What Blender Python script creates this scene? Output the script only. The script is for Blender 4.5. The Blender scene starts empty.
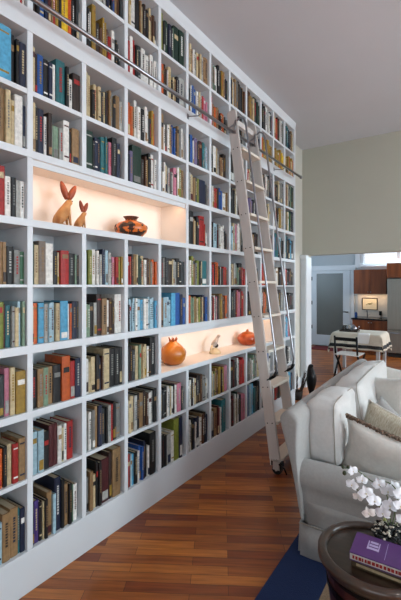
import bpy, bmesh, math, random
from mathutils import Vector, Matrix, noise
random.seed(11)
scn = bpy.context.scene
COL = scn.collection
PI = math.pi
# ---------------------------------------------------------------- camera maths (metres; bookcase face is X=0, it runs along +Y)
FPX, CX, HY = 390.0, 200.5, 286.0
CAMX, CAMZ = 1.881, 1.6
TH = math.atan(263.5 / FPX)
CT, ST = math.cos(TH), math.sin(TH)
def y_on(px, X=0.0):
    t = (px - CX) / FPX; dx = X - CAMX
    return dx * (CT + t * ST) / (t * CT - ST)
def at(px, py, Z):
    xp = (px - CX) / FPX * Z
    return Vector((CAMX + xp * CT - Z * ST, xp * ST + Z * CT, CAMZ - (py - HY) / FPX * Z))
def to_px(p):
    dx = p[0] - CAMX; Z = p[1] * CT - dx * ST
    return CX + FPX * (dx * CT + p[1] * ST) / Z, HY + FPX * (CAMZ - p[2]) / Z
# ---------------------------------------------------------------- materials
def lin(h):
    v = [int(h[i:i + 2], 16) / 255 for i in (0, 2, 4)]
    return tuple(c / 12.92 if c <= .04045 else ((c + .055) / 1.055) ** 2.4 for c in v) + (1,)
MATS = {}
def mat(name, hexc, rough=.6, metal=0, var=0, scale=8, bump=0, sheen=0, coat=0, randv=0, stretch=None, emit=0, hex2=None, sharp=0):
    if name in MATS: return MATS[name]
    m = bpy.data.materials.new(name); m.use_nodes = True
    nt = m.node_tree; b = nt.nodes['Principled BSDF']; N = nt.nodes.new; L = nt.links.new
    c = lin(hexc)
    b.inputs['Base Color'].default_value = c
    b.inputs['Roughness'].default_value = rough
    b.inputs['Metallic'].default_value = metal
    if sheen: b.inputs['Sheen Weight'].default_value = sheen
    if coat: b.inputs['Coat Weight'].default_value = coat
    tc = N('ShaderNodeTexCoord'); mp = N('ShaderNodeMapping'); nz = N('ShaderNodeTexNoise')
    L(tc.outputs['Object'], mp.inputs[0]); L(mp.outputs[0], nz.inputs['Vector'])
    if stretch: mp.inputs['Scale'].default_value = stretch
    nz.inputs['Scale'].default_value = scale; nz.inputs['Detail'].default_value = 4
    c2 = lin(hex2) if hex2 else tuple(x * (1 - var) for x in c[:3]) + (1,)
    mx = N('ShaderNodeMix'); mx.data_type = 'RGBA'
    mx.inputs[6].default_value = c; mx.inputs[7].default_value = c2
    rp = N('ShaderNodeValToRGB'); rp.color_ramp.elements[0].position = .49 if sharp else .35; rp.color_ramp.elements[1].position = .51 if sharp else .65
    L(nz.outputs[0], rp.inputs[0]); L(rp.outputs[0], mx.inputs[0])
    out = mx.outputs[2]
    if randv:
        oi = N('ShaderNodeObjectInfo'); mr = N('ShaderNodeMapRange'); hs = N('ShaderNodeHueSaturation')
        mr.inputs['To Min'].default_value = 1 - randv; mr.inputs['To Max'].default_value = 1 + randv
        L(oi.outputs['Random'], mr.inputs['Value']); L(mr.outputs[0], hs.inputs['Value']); L(out, hs.inputs['Color'])
        out = hs.outputs[0]
    L(out, b.inputs['Base Color'])
    if bump:
        bp = N('ShaderNodeBump'); bp.inputs['Strength'].default_value = bump; bp.inputs['Distance'].default_value = .01
        L(nz.outputs[0], bp.inputs['Height']); L(bp.outputs[0], b.inputs['Normal'])
    if emit:
        b.inputs['Emission Color'].default_value = c; b.inputs['Emission Strength'].default_value = emit
    MATS[name] = m
    return m
white = mat('white paint', 'd3d8dc', .45, var=.03, scale=3)
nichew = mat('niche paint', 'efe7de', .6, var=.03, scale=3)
wallm = mat('sage wall paint', 'aeada0', .85, var=.04, scale=1.5, bump=.05)
sidem = mat('pale wall paint', 'c8c5ba', .85, var=.03, scale=1.5, bump=.05)
ceilm = mat('ceiling paint', 'c8ccd2', .9, var=.03, scale=1.2)
kwall = mat('kitchen wall paint', 'b4bcc0', .8, var=.04, scale=2)
chrome = mat('chrome', '98989c', .3, 1)
steel = mat('brushed steel', 'a3a29b', .38, .85, var=.08, scale=30, stretch=(1, 1, .05))
blackm = mat('black metal', '101012', .4, .6)
blackp = mat('black rubber', '0b0b0c', .7)
ladwood = mat('whitewashed wood', 'cfc9c4', .55, var=.12, scale=14, stretch=(1, 1, .08))
treadw = mat('pale tread wood', 'dcd2c4', .5, var=.1, scale=14, stretch=(1, .1, 1))
sofam = mat('greige linen', '9f9d9a', .9, var=.08, scale=60, bump=.12, sheen=.3)
pipem = mat('linen piping', 'a39c90', .9, var=.1, scale=60)
pillm = mat('pale linen', 'd6d3cc', .9, var=.06, scale=50, bump=.12, sheen=.3)
tanp = mat('tan woven fabric', '9b907c', .9, hex2='c1b8a6', scale=40, stretch=(8, 1, 1), bump=.1)
fringem = mat('brown fringe yarn', '86705f', .95, var=.5, scale=90, bump=.4)
rugm = mat('navy rug wool', '082553', .98, var=.3, scale=160, bump=.5)
rugf = mat('beige rug field', '8f7a62', .98, var=.2, scale=120, bump=.5)
darkw = mat('dark walnut', '3a2a20', .28, var=.45, scale=9, stretch=(1, 6, 1), coat=.5)
rimw = mat('worn walnut rim', '423024', .3, hex2='2e2018', scale=12, coat=.6)
redw = mat('reddish stave wood', '4a1d16', .35, var=.5, scale=20, stretch=(1, 1, .1), coat=.3)
cabm = mat('cherry cabinet wood', '8c4a20', .4, hex2='683212', scale=10, stretch=(1, 1, .12), coat=.2)
counterm = mat('dark granite', '1d1e24', .2, var=.4, scale=90)
tilem = mat('backsplash tile', 'cdc5bb', .3, var=.06, scale=10)
glassgrey = mat('grey frosted glass', '6e6f69', .35, var=.12, scale=2)
clothm = mat('cream tablecloth', 'd8d0bf', .9, var=.05, scale=30)
petal = mat('white petal', 'f0f1f6', .6, var=.04, scale=20)
petalp = mat('blush petal', 'f3ebe6', .6, var=.1, scale=20)
budm = mat('dark green bud', '2e3a1c', .5, var=.3, scale=30)
stemm = mat('olive stem', '4b5a2a', .5, var=.2, scale=30)
orange = mat('orange gourd rind', 'c8781f', .35, hex2='a85a14', scale=6, coat=.3)
brownb = mat('burnt brown rind', '2c130a', .45, var=.4, scale=20)
rabw = mat('carved honey wood', 'c8935a', .5, hex2='96602e', scale=12, bump=.15)
rabr = mat('russet carved wood', '8c3f20', .5, var=.3, scale=14)
rabc = mat('pale carved wood', 'e0c9a0', .5, var=.1, scale=14)
pagem = mat('book pages', 'b9ab90', .9, var=.12, scale=150, stretch=(1, 1, .02))
greyb = mat('speckled bird glaze', 'c2b7ae', .4, var=.5, scale=30)
printm = mat('bird print paper', 'e3d3b4', .8, var=.05)
# plank floor
def floor_mat():
    m = bpy.data.materials.new('reddish plank floor'); m.use_nodes = True
    nt = m.node_tree; b = nt.nodes['Principled BSDF']; N = nt.nodes.new; L = nt.links.new
    tc = N('ShaderNodeTexCoord'); mp = N('ShaderNodeMapping')
    L(tc.outputs['Object'], mp.inputs[0]); mp.inputs['Rotation'].default_value = (0, 0, -math.radians(31))
    br = N('ShaderNodeTexBrick'); L(mp.outputs[0], br.inputs['Vector'])
    br.inputs['Color1'].default_value = lin('7a3714'); br.inputs['Color2'].default_value = lin('c07630')
    br.inputs['Mortar'].default_value = lin('32140a')
    br.inputs['Scale'].default_value = 1; br.inputs['Mortar Size'].default_value = .0012
    br.inputs['Brick Width'].default_value = .55; br.inputs['Row Height'].default_value = .07
    br.offset = .37; br.inputs['Bias'].default_value = -.1
    m2 = N('ShaderNodeMapping'); L(mp.outputs[0], m2.inputs[0]); m2.inputs['Scale'].default_value = (1.6, 22, 1)
    nz = N('ShaderNodeTexNoise'); L(m2.outputs[0], nz.inputs['Vector']); nz.inputs['Scale'].default_value = 2.2; nz.inputs['Detail'].default_value = 6
    rp = N('ShaderNodeValToRGB'); rp.color_ramp.elements[0].position = .3; rp.color_ramp.elements[0].color = (.6, .52, .48, 1)
    rp.color_ramp.elements[1].position = .7; rp.color_ramp.elements[1].color = (1.2, 1.2, 1.15, 1)
    L(nz.outputs[0], rp.inputs[0])
    mx = N('ShaderNodeMix'); mx.data_type = 'RGBA'; mx.blend_type = 'MULTIPLY'; mx.inputs[0].default_value = 1
    L(br.outputs['Color'], mx.inputs[6]); L(rp.outputs[0], mx.inputs[7]); L(mx.outputs[2], b.inputs['Base Color'])
    b.inputs['Roughness'].default_value = .36; b.inputs['Coat Weight'].default_value = .08; b.inputs['Coat Roughness'].default_value = .2
    return m
floorm = floor_mat()
def glass_mat():
    m = bpy.data.materials.new('clear glass'); m.use_nodes = True
    b = m.node_tree.nodes['Principled BSDF']
    b.inputs['Transmission Weight'].default_value = .95; b.inputs['Roughness'].default_value = .03; b.inputs['IOR'].default_value = 1.1
    return m
glass = glass_mat()
# ---------------------------------------------------------------- mesh builder
class MB:
    def __init__(s): s.v = []; s.f = []; s.m = []; s.mi = 0; s.T = Matrix()
    def add(s, vs, fs, mi=None):
        o = len(s.v); s.v += [tuple(s.T @ Vector(p)) for p in vs]
        s.f += [tuple(i + o for i in f) for f in fs]; s.m += [s.mi if mi is None else mi] * len(fs)
        return s
    def box(s, x0, x1, y0, y1, z0, z1, mi=None):
        return s.add([(x0, y0, z0), (x1, y0, z0), (x1, y1, z0), (x0, y1, z0), (x0, y0, z1), (x1, y0, z1), (x1, y1, z1), (x0, y1, z1)],
                     [(0, 3, 2, 1), (4, 5, 6, 7), (0, 1, 5, 4), (1, 2, 6, 5), (2, 3, 7, 6), (3, 0, 4, 7)], mi)
    def prism(s, poly, a, b, axis='z', mi=None):
        n = len(poly)
        def P(p, t): return {'z': (p[0], p[1], t), 'y': (p[0], t, p[1]), 'x': (t, p[0], p[1])}[axis]
        vs = [P(p, a) for p in poly] + [P(p, b) for p in poly]
        fs = [tuple(range(n))[::-1], tuple(range(n, 2 * n))] + [(i, (i + 1) % n, n + (i + 1) % n, n + i) for i in range(n)]
        return s.add(vs, fs, mi)
    def lathe(s, prof, seg=32, mi=None, cx=0, cy=0, mats=None, rfun=None):
        n = len(prof); vs = []
        for k in range(seg):
            a = 2 * PI * k / seg
            for (r, z) in prof:
                q = r * (rfun(a, z) if rfun else 1)
                vs.append((cx + q * math.cos(a), cy + q * math.sin(a), z))
        for k in range(seg):
            k2 = (k + 1) % seg
            for i in range(n - 1):
                f = (k * n + i, k2 * n + i, k2 * n + i + 1, k * n + i + 1)
                s.f.append(tuple(len(s.v) + j for j in f)); s.m.append(mats[i] if mats else (s.mi if mi is None else mi))
        s.v += [tuple(s.T @ Vector(p)) for p in vs]
        return s
    def tube(s, pts, r, seg=8, mi=None):
        pts = [Vector(p) for p in pts]; n = len(pts)
        rr = r if isinstance(r, (list, tuple)) else [r] * n
        vs = []; up = None
        for i, p in enumerate(pts):
            d = (pts[min(i + 1, n - 1)] - pts[max(i - 1, 0)]).normalized()
            if up is None: up = Vector((0, 0, 1)) if abs(d.z) < .9 else Vector((1, 0, 0))
            a = d.cross(up).normalized(); b_ = a.cross(d).normalized(); up = b_
            for k in range(seg):
                t = 2 * PI * k / seg
                vs.append(tuple(p + a * math.cos(t) * rr[i] + b_ * math.sin(t) * rr[i]))
        fs = [(i * seg + k, i * seg + (k + 1) % seg, (i + 1) * seg + (k + 1) % seg, (i + 1) * seg + k) for i in range(n - 1) for k in range(seg)]
        fs += [tuple(range(seg))[::-1], tuple(range((n - 1) * seg, n * seg))]
        return s.add(vs, fs, mi)
    def ball(s, c, r, sc=(1, 1, 1), seg=12, rings=8, mi=None, fun=None):
        vs = []; c = Vector(c)
        for i in range(rings + 1):
            ph = PI * i / rings
            for k in range(seg):
                a = 2 * PI * k / seg
                d = Vector((math.sin(ph) * math.cos(a), math.sin(ph) * math.sin(a), math.cos(ph)))
                q = fun(d) if fun else 1
                vs.append((c.x + d.x * r * sc[0] * q, c.y + d.y * r * sc[1] * q, c.z + d.z * r * sc[2] * q))
        fs = [(i * seg + k, (i + 1) * seg + k, (i + 1) * seg + (k + 1) % seg, i * seg + (k + 1) % seg) for i in range(rings) for k in range(seg)]
        return s.add(vs, fs, mi)
    def build(s, name, mats, parent=None, smooth=False, bevel=0, loc=None, rot=None, sub=0):
        me = bpy.data.meshes.new(name); me.from_pydata(s.v, [], s.f)
        if not isinstance(mats, (list, tuple)): mats = [mats]
        for m in mats: me.materials.append(m)
        me.polygons.foreach_set('material_index', s.m)
        bm = bmesh.new(); bm.from_mesh(me)
        if smooth: bmesh.ops.remove_doubles(bm, verts=bm.verts, dist=1e-5)
        bmesh.ops.recalc_face_normals(bm, faces=bm.faces)
        bm.to_mesh(me); bm.free()
        if smooth: me.polygons.foreach_set('use_smooth', [True] * len(me.polygons))
        me.update()
        o = bpy.data.objects.new(name, me); COL.objects.link(o)
        if loc is not None: o.location = loc
        if rot is not None: o.rotation_euler = rot
        if parent: o.parent = parent
        if bevel:
            md = o.modifiers.new('Bevel', 'BEVEL'); md.width = bevel; md.segments = 2; md.limit_method = 'ANGLE'
        if sub:
            md = o.modifiers.new('Sub', 'SUBSURF'); md.levels = md.render_levels = sub
        return o
def empty(name, loc=(0, 0, 0), rz=0):
    o = bpy.data.objects.new(name, None); COL.objects.link(o); o.location = loc; o.rotation_euler = (0, 0, rz)
    o.empty_display_size = .05
    return o
def tag(o, label=None, cat=None, group=None, kind=None):
    if label: o['label'] = label
    if cat: o['category'] = cat
    if group: o['group'] = group
    if kind: o['kind'] = kind
    return o
def struct(name, mb, mats, label, parent=None, **k):
    o = mb.build(name, mats, parent, **k)
    if not parent: tag(o, label, name.split('_')[0], kind='structure')
    return o
def softbox(sx, sy, sz, r, puff=.0, n=12, wr=0, seed=0):
    mb = MB(); bm = bmesh.new(); bmesh.ops.create_cube(bm, size=2)
    bmesh.ops.subdivide_edges(bm, edges=bm.edges[:], cuts=n, use_grid_fill=True)
    h = Vector((sx / 2, sy / 2, sz / 2)); idx = {}
    vs = []
    for i, v in enumerate(bm.verts):
        idx[v] = i; u = v.co.copy()
        p = Vector((u.x * h.x, u.y * h.y, u.z * h.z))
        q = Vector([max(-h[k] + r, min(h[k] - r, p[k])) for k in range(3)])
        d = p - q
        if d.length > 1e-9: p = q + d.normalized() * r
        p.x += math.copysign(1, u.x) * (abs(u.x) > .98) * puff * (1 - u.y ** 2) * (1 - u.z ** 2)
        p.y += math.copysign(1, u.y) * (abs(u.y) > .98) * puff * .6 * (1 - u.x ** 2) * (1 - u.z ** 2)
        p.z += math.copysign(1, u.z) * (abs(u.z) > .98) * puff * (1 - u.x ** 2) * (1 - u.y ** 2)
        if wr:
            nn = noise.noise_vector(p * 7 + Vector((seed * 3.1, 0, 0))) * wr + noise.noise_vector(p * 18 + Vector((0, seed, 0))) * wr * .35
            p += nn
        vs.append(tuple(p))
    mb.add(vs, [tuple(idx[v] for v in f.verts) for f in bm.faces]); bm.free()
    return mb
def pillow_mb(w, h, t, n=16, seed=0, pinch=.09):
    mb = MB(); vs = []; fs = []
    for side in (1, -1):
        for i in range(n + 1):
            for j in range(n + 1):
                u = -1 + 2 * i / n; v = -1 + 2 * j / n
                x = u * w / 2 * (1 - pinch * (1 - v * v)); z = v * h / 2 * (1 - .09 * (1 - u * u))
                k = max(0, (1 - u ** 4)) ** .55 * max(0, (1 - v ** 4)) ** .55
                k *= 1 + .12 * noise.noise(Vector((u * 2 + seed, v * 2, side)))
                vs.append((x, side * t / 2 * k, z))
        o = (n + 1) ** 2 * (0 if side == 1 else 1)
        for i in range(n):
            for j in range(n):
                a = o + i * (n + 1) + j
                fs.append((a, a + 1, a + n + 2, a + n + 1))
    return mb.add(vs, fs)
# ================================================================ THE ROOM
CEIL = 3.79
YB = 6.13            # far wall of the library
XW = -.28            # side wall behind the bookcase
def X_at(px, Y):
    t = (px - CX) / FPX
    return CAMX + Y * (t * CT - ST) / (CT + t * ST)
XC0 = X_at(311.0, YB + .14)
def slab(x0, x1, y0, y1, z0, z1): return MB().box(x0, x1, y0, y1, z0, z1)
struct('floor', slab(-2.3, 6.1, -3.2, 10.6, -.1, 0), floorm, 'reddish brown hardwood plank floor')
struct('ceiling', slab(XW - .1, 6.1, -3.2, YB + .14, CEIL, CEIL + .1), ceilm, 'flat pale grey ceiling')
struct('wall_left', slab(XW - .1, XW, -3.2, YB + .14, 0, CEIL), sidem, 'pale wall the bookcase is built against')
mb = MB().box(XW, XC0, YB, YB + .14, 0, CEIL).box(XC0, 1.9, YB, YB + .14, 2.09, CEIL).box(1.9, 6.1, YB, YB + .14, 0, CEIL)
struct('wall_back', mb, wallm, 'sage grey wall with wide opening to the kitchen')
# right and near walls with window openings (out of the picture, daylight comes through them)
mb = MB().box(6, 6.1, -3.2, YB, 0, .7).box(6, 6.1, -3.2, YB, 3.1, CEIL)
for a, b in ((-3.2, -2.6), (-.6, .0), (2.0, 2.6), (4.6, YB)): mb.box(6, 6.1, a, b, .7, 3.1)
darkwall = mat('bounce cutting dark wall', '6a645c', .85, var=.05)  # unseen walls coloured dark to cut the light they bounce back
struct('wall_right', mb, darkwall, 'wall with tall windows')
struct('wall_near', MB().box(XW, 6.1, -3.2, -3.1, 0, .7).box(XW, 6.1, -3.2, -3.1, 3.1, CEIL).box(XW, .6, -3.2, -3.1, .7, 3.1).box(4.6, 6.1, -3.2, -3.1, .7, 3.1), darkwall, 'wall behind the camera')
n = 2
for (a, b) in ((-2.6, -.6), (0, 2), (2.6, 4.6)):
    mb = MB()
    for q in (a, (a + b) / 2 - .025, b - .05): mb.box(6.0, 6.05, q, q + .05, .7, 3.1)
    for z in (.7, 1.9, 3.05): mb.box(6.0, 6.05, a, b, z, z + .05)
    w = struct('window_%d' % n, mb, white, 'tall white framed window in the right wall'); n += 1
    struct('pane', slab(6.02, 6.025, a, b, .7, 3.1), glass, '', w)
mb = MB()
for q in (.6, 2.575, 4.55): mb.box(q, q + .05, -3.15, -3.1, .7, 3.1)
for z in (.7, 1.9, 3.05): mb.box(.6, 4.6, -3.15, -3.1, z, z + .05)
w = struct('window_5', mb, white, 'wide window behind the camera')
struct('pane', slab(.6, 4.6, -3.13, -3.125, .7, 3.1), glass, '', w)
# fluted casing of the opening
mb = MB(); yc0, yc1 = YB - .10, YB
XC = X_at(311.4, YB + .15)
mb.box(XW, XC, yc0 + .012, YB + .15, 0, 2.06)
for i in range(4): x = XW + .010 + i * (XC - XW - .012) / 4; mb.box(x, x + .016, yc0, yc0 + .013, .16, 2.0)
mb.box(XW, XC + .003, yc0 - .008, YB, 0, .16).box(XW, XC + .003, yc0 - .012, YB, 2.03, 2.09)
struct('trim_1', mb, white, 'white fluted casing beside the kitchen opening', bevel=.002)
struct('baseboard_left', slab(XW, XW + .015, 5.30, yc0, 0, .16), white, 'white baseboard past the bookcase')
# ---- kitchen shell
YK = 10.5
mbk = MB().box(-2.3, -.26, YK, YK + .1, 0, 2.8).box(-.26, .95, YK, YK + .1, 0, 2.13).box(.95, 6.1, YK, YK + .1, 0, 2.8).box(-.26, .95, YK, YK + .1, 2.55, 2.8)
struct('wall_kitchen', mbk, kwall, 'blue grey kitchen wall')
struct('wall_kitchen_left', slab(-2.3, -2.2, YB + .14, YK, 0, 2.8), kwall, 'kitchen side wall')
struct('wall_kitchen_right', slab(6, 6.1, YB + .14, YK, 0, 2.8), kwall, 'kitchen side wall at the right')
struct('wall_kitchen_near', slab(-2.3, XW - .1, YB, YB + .14, 0, 2.8), kwall, 'kitchen wall beside the opening')
struct('ceiling_kitchen', slab(-2.3, 6.1, YB + .14, YK + .1, 2.8, 2.9), ceilm, 'kitchen ceiling')
# door: casing, slab, glass, handle
def X_at(px, Y):
    t = (px - CX) / FPX
    return CAMX + Y * (t * CT - ST) / (CT + t * ST)
xa, xb = X_at(312, YK - .05), X_at(350, YK - .05)
g0, g1 = X_at(316.5, YK - .05), X_at(343, YK - .05)
d = struct('door_1', MB().box(xa, g0, YK - .05, YK - .005, .02, 2.0).box(g1, xb, YK - .05, YK - .005, .02, 2.0)
           .box(g0, g1, YK - .05, YK - .005, .02, .30).box(g0, g1, YK - .05, YK - .005, 1.93, 2.0), white, 'white kitchen door with one large grey glass panel')
struct('door_glass', slab(g0, g1, YK - .035, YK - .02, .30, 1.93), glassgrey, '', d)
hb = MB().tube([(xb - .05, YK - .05, .93), (xb - .05, YK - .10, .93)], .012).tube([(xb - .05, YK - .10, .93), (xb - .16, YK - .10, .93)], .011)
struct('door_handle', hb, blackm, '', d, smooth=True)
for z in (.45, 1.1, 1.75): struct('hinge', slab(xa - .012, xa + .012, YK - .06, YK - .05, z, z + .1), blackm, '', d)
struct('trim_2', MB().box(xa - .1, xa - .005, YK - .04, YK - .001, 0, 2.0).box(xb + .005, xb + .1, YK - .04, YK - .001, 0, 2.0).box(xa - .12, xb + .12, YK - .05, YK - .001, 2.005, 2.14), white, 'white casing around the kitchen door')
# transom window
wx0, wx1 = X_at(362, YK), X_at(399, YK)
w = struct('window_1', MB().box(wx0 - .02, wx0 + .04, YK - .02, YK + .08, 2.13, 2.55).box(wx1 - .04, wx1 + .02, YK - .02, YK + .08, 2.13, 2.55)
           .box(wx0, wx1, YK - .02, YK + .08, 2.51, 2.57).box(wx0 - .06, wx1 + .04, YK - .05, YK + .08, 2.09, 2.16), white, 'bright transom window above the kitchen cabinets')
struct('pane', slab(wx0 + .04, wx1 - .04, YK + .03, YK + .035, 2.16, 2.51), glass, '', w)
struct('trim_3', slab(wx0 - .16, wx0 - .03, YK - .03, YK - .001, 2.07, 2.6), white, 'white trim left of the transom window')

# ================================================================ THE BOOKCASE
PXN = [31.2, 84.7, 126.5, 159.5, 187.2, 210.0, 229.6, 246.1, 260.8, 273.3, 284.6, 295.4]
ys = [y_on(p) for p in PXN]
nn_ = len(ys); mx_ = (nn_ - 1) / 2; my_ = sum(ys) / nn_
PITCH = sum((i - mx_) * (y - my_) for i, y in enumerate(ys)) / sum((i - mx_) ** 2 for i in range(nn_))
Y1 = my_ - PITCH * mx_
def U(n): return Y1 + PITCH * (n - 1)          # centre of upright n (1..12; 0,-1,-2 lie outside the frame)
UT = .016                                      # half thickness of an upright
KZ = 1.6 / .705
ROWZ = {r: (1.6 + b * KZ, 1.6 + t * KZ) for r, (t, b) in dict(A=(.918, .783), B=(.772, .638), C=(.586, .4525), D=(.441, .313), E=(.296, .1535),
        F=(.137, .0035), G=(-.003, -.137), H=(-.156, -.289), I=(-.305, -.443), J=(-.4525, -.608)).items()}
YL, YR = U(-2) - UT, U(12) + UT
BD = .27
case = empty('bookcase', (0, (YL + YR) / 2, 0))
tag(case, 'floor-to-ceiling white built-in bookcase covering the whole left wall', 'bookcase')
def cpart(name, mb, m=white, bevel=.0015, label=None):
    o = mb.build(name, m, None, bevel=bevel); o.parent = case; o.matrix_parent_inverse = Matrix.Translation((0, -(YL + YR) / 2, 0))
    if label: o['label'] = label
    return o
# horizontal boards between the rows
order = 'ABCDEFGHIJ'
for a, b in zip(order, order[1:]):
    z1, z0 = ROWZ[a][0], ROWZ[b][1]
    thick = (a + b) in ('BC', 'DE', 'EF', 'GH', 'HI')
    cpart('rail_fascia' if a == 'B' else 'shelf_board', slab(-BD, .004 if thick else 0, YL, YR, z0, z1))
cpart('cornice', MB().box(-BD, .004, YL, YR, ROWZ['A'][1], CEIL - .001).prism([(.004, 3.715), (.012, CEIL - .02), (.012, CEIL - .001), (.004, CEIL - .001)], YL, YR + .0, 'y'))
zj = ROWZ['J'][0]
cpart('plinth', MB().box(-BD, .004, YL, YR, zj - .035, zj).box(-BD, .0, YL, YR, 0.0, zj - .035), bevel=.003)
cpart('back_panel', slab(-BD - .008, -BD, YL, YR, 0.001, CEIL - .002))
# uprights: rows joined by thin boards share one upright
E_N, H_N = (1, 5), (4, 10)      # niches: from upright to upright
for rows in ('AB', 'CD', 'E', 'FG', 'H', 'IJ'):
    for n in range(-2, 13):
        if rows == 'E' and E_N[0] < n < E_N[1]: continue
        if rows == 'H' and H_N[0] < n < H_N[1]: continue
        z1 = ROWZ[rows[0]][1]; z0 = ROWZ[rows[-1]][0]
        cpart('upright', slab(-BD, .002 if n < 12 else .004, U(n) - UT, U(n) + UT, z0, z1))
# niche linings, strips and lamps
def niche(row, n0, n1, power):
    z0, z1 = ROWZ[row]; a, b = U(n0) + UT, U(n1) - UT
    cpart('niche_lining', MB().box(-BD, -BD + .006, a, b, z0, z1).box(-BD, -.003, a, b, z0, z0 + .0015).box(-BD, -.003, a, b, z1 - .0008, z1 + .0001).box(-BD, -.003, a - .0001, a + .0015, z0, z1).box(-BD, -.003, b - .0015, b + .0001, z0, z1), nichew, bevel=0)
    cpart('light_strip', slab(-.045, -.03, a + .03, b - .03, z1 - .012, z1 - .001), mat('lamp strip cover', 'efe2cf', .6), bevel=0)
    L = bpy.data.lights.new('niche lamp', 'AREA'); L.shape = 'RECTANGLE'; L.size = b - a - .06; L.size_y = .02
    L.energy = power; L.color = (1, .60, .37)
    o = bpy.data.objects.new('niche_lamp', L); COL.objects.link(o); o.location = (-.05, (a + b) / 2, z1 - .016)
    o.rotation_euler = (0, math.radians(22), PI / 2)
    o.rotation_euler = Matrix(((0, -1, 0), (1, 0, 0), (0, 0, 1))).to_euler()
    d_ = Vector((-.30, 0, -1)).normalized(); x_ = Vector((0, 1, 0)); z_ = -d_; y_ = z_.cross(x_)
    o.rotation_euler = Matrix((x_, y_, z_)).transposed().to_euler()
    L2 = L.copy(); L2.energy = power * .35; o2 = bpy.data.objects.new('niche_lamp', L2); COL.objects.link(o2); o2.location = (-.026, (a + b) / 2, z1 - .03)
    d_ = Vector((-1, 0, .4)).normalized(); z_ = -d_; y_ = z_.cross(x_)
    o2.rotation_euler = Matrix((x_, y_, z_)).transposed().to_euler()
    cpart('lamp_rail', slab(-.024, -.012, a, b, z1 - .034, z1 - .0005), bevel=0)
niche('E', 1, 5, 1.15); niche('H', 4, 10, 1.75)
# ================================================================ BOOKS
HEX = dict(wh='dcdad4', cr='c0ae88', tn='8b6d49', br='4c2e1b', db='2c1d17', bk='0f1012', gy='767672', lg='a0a19c', dg='2c3134', rd='a01d1a',
           mr='481318', og='c0561c', yl='d8b01a', mu='98792a', gn='2f6040', fg='0e3024', lm='7a8230', tl='22666c', nv='131d38', bl='1b4f94',
           lb='4f9fc4', ic='9dbcc8', pu='3f2b6c', lv='6c6084', pk='bd7488', sa='769078', tp='75675c')
WORD = dict(wh='white', cr='cream', tn='tan', br='brown', db='dark brown', bk='black', gy='grey', lg='light grey', dg='charcoal', rd='red', mr='maroon',
            og='orange', yl='yellow', mu='mustard', gn='green', fg='dark green', lm='olive green', tl='teal', nv='navy', bl='blue', lb='light blue',
            ic='pale icy blue', pu='purple', lv='lavender', pk='pink', sa='sage green', tp='taupe')
for k, h in HEX.items(): mat('cloth ' + WORD[k], h, .55, var=.28, scale=45, randv=.14)
def bmat(k): return MATS['cloth ' + WORD[k]]
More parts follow.
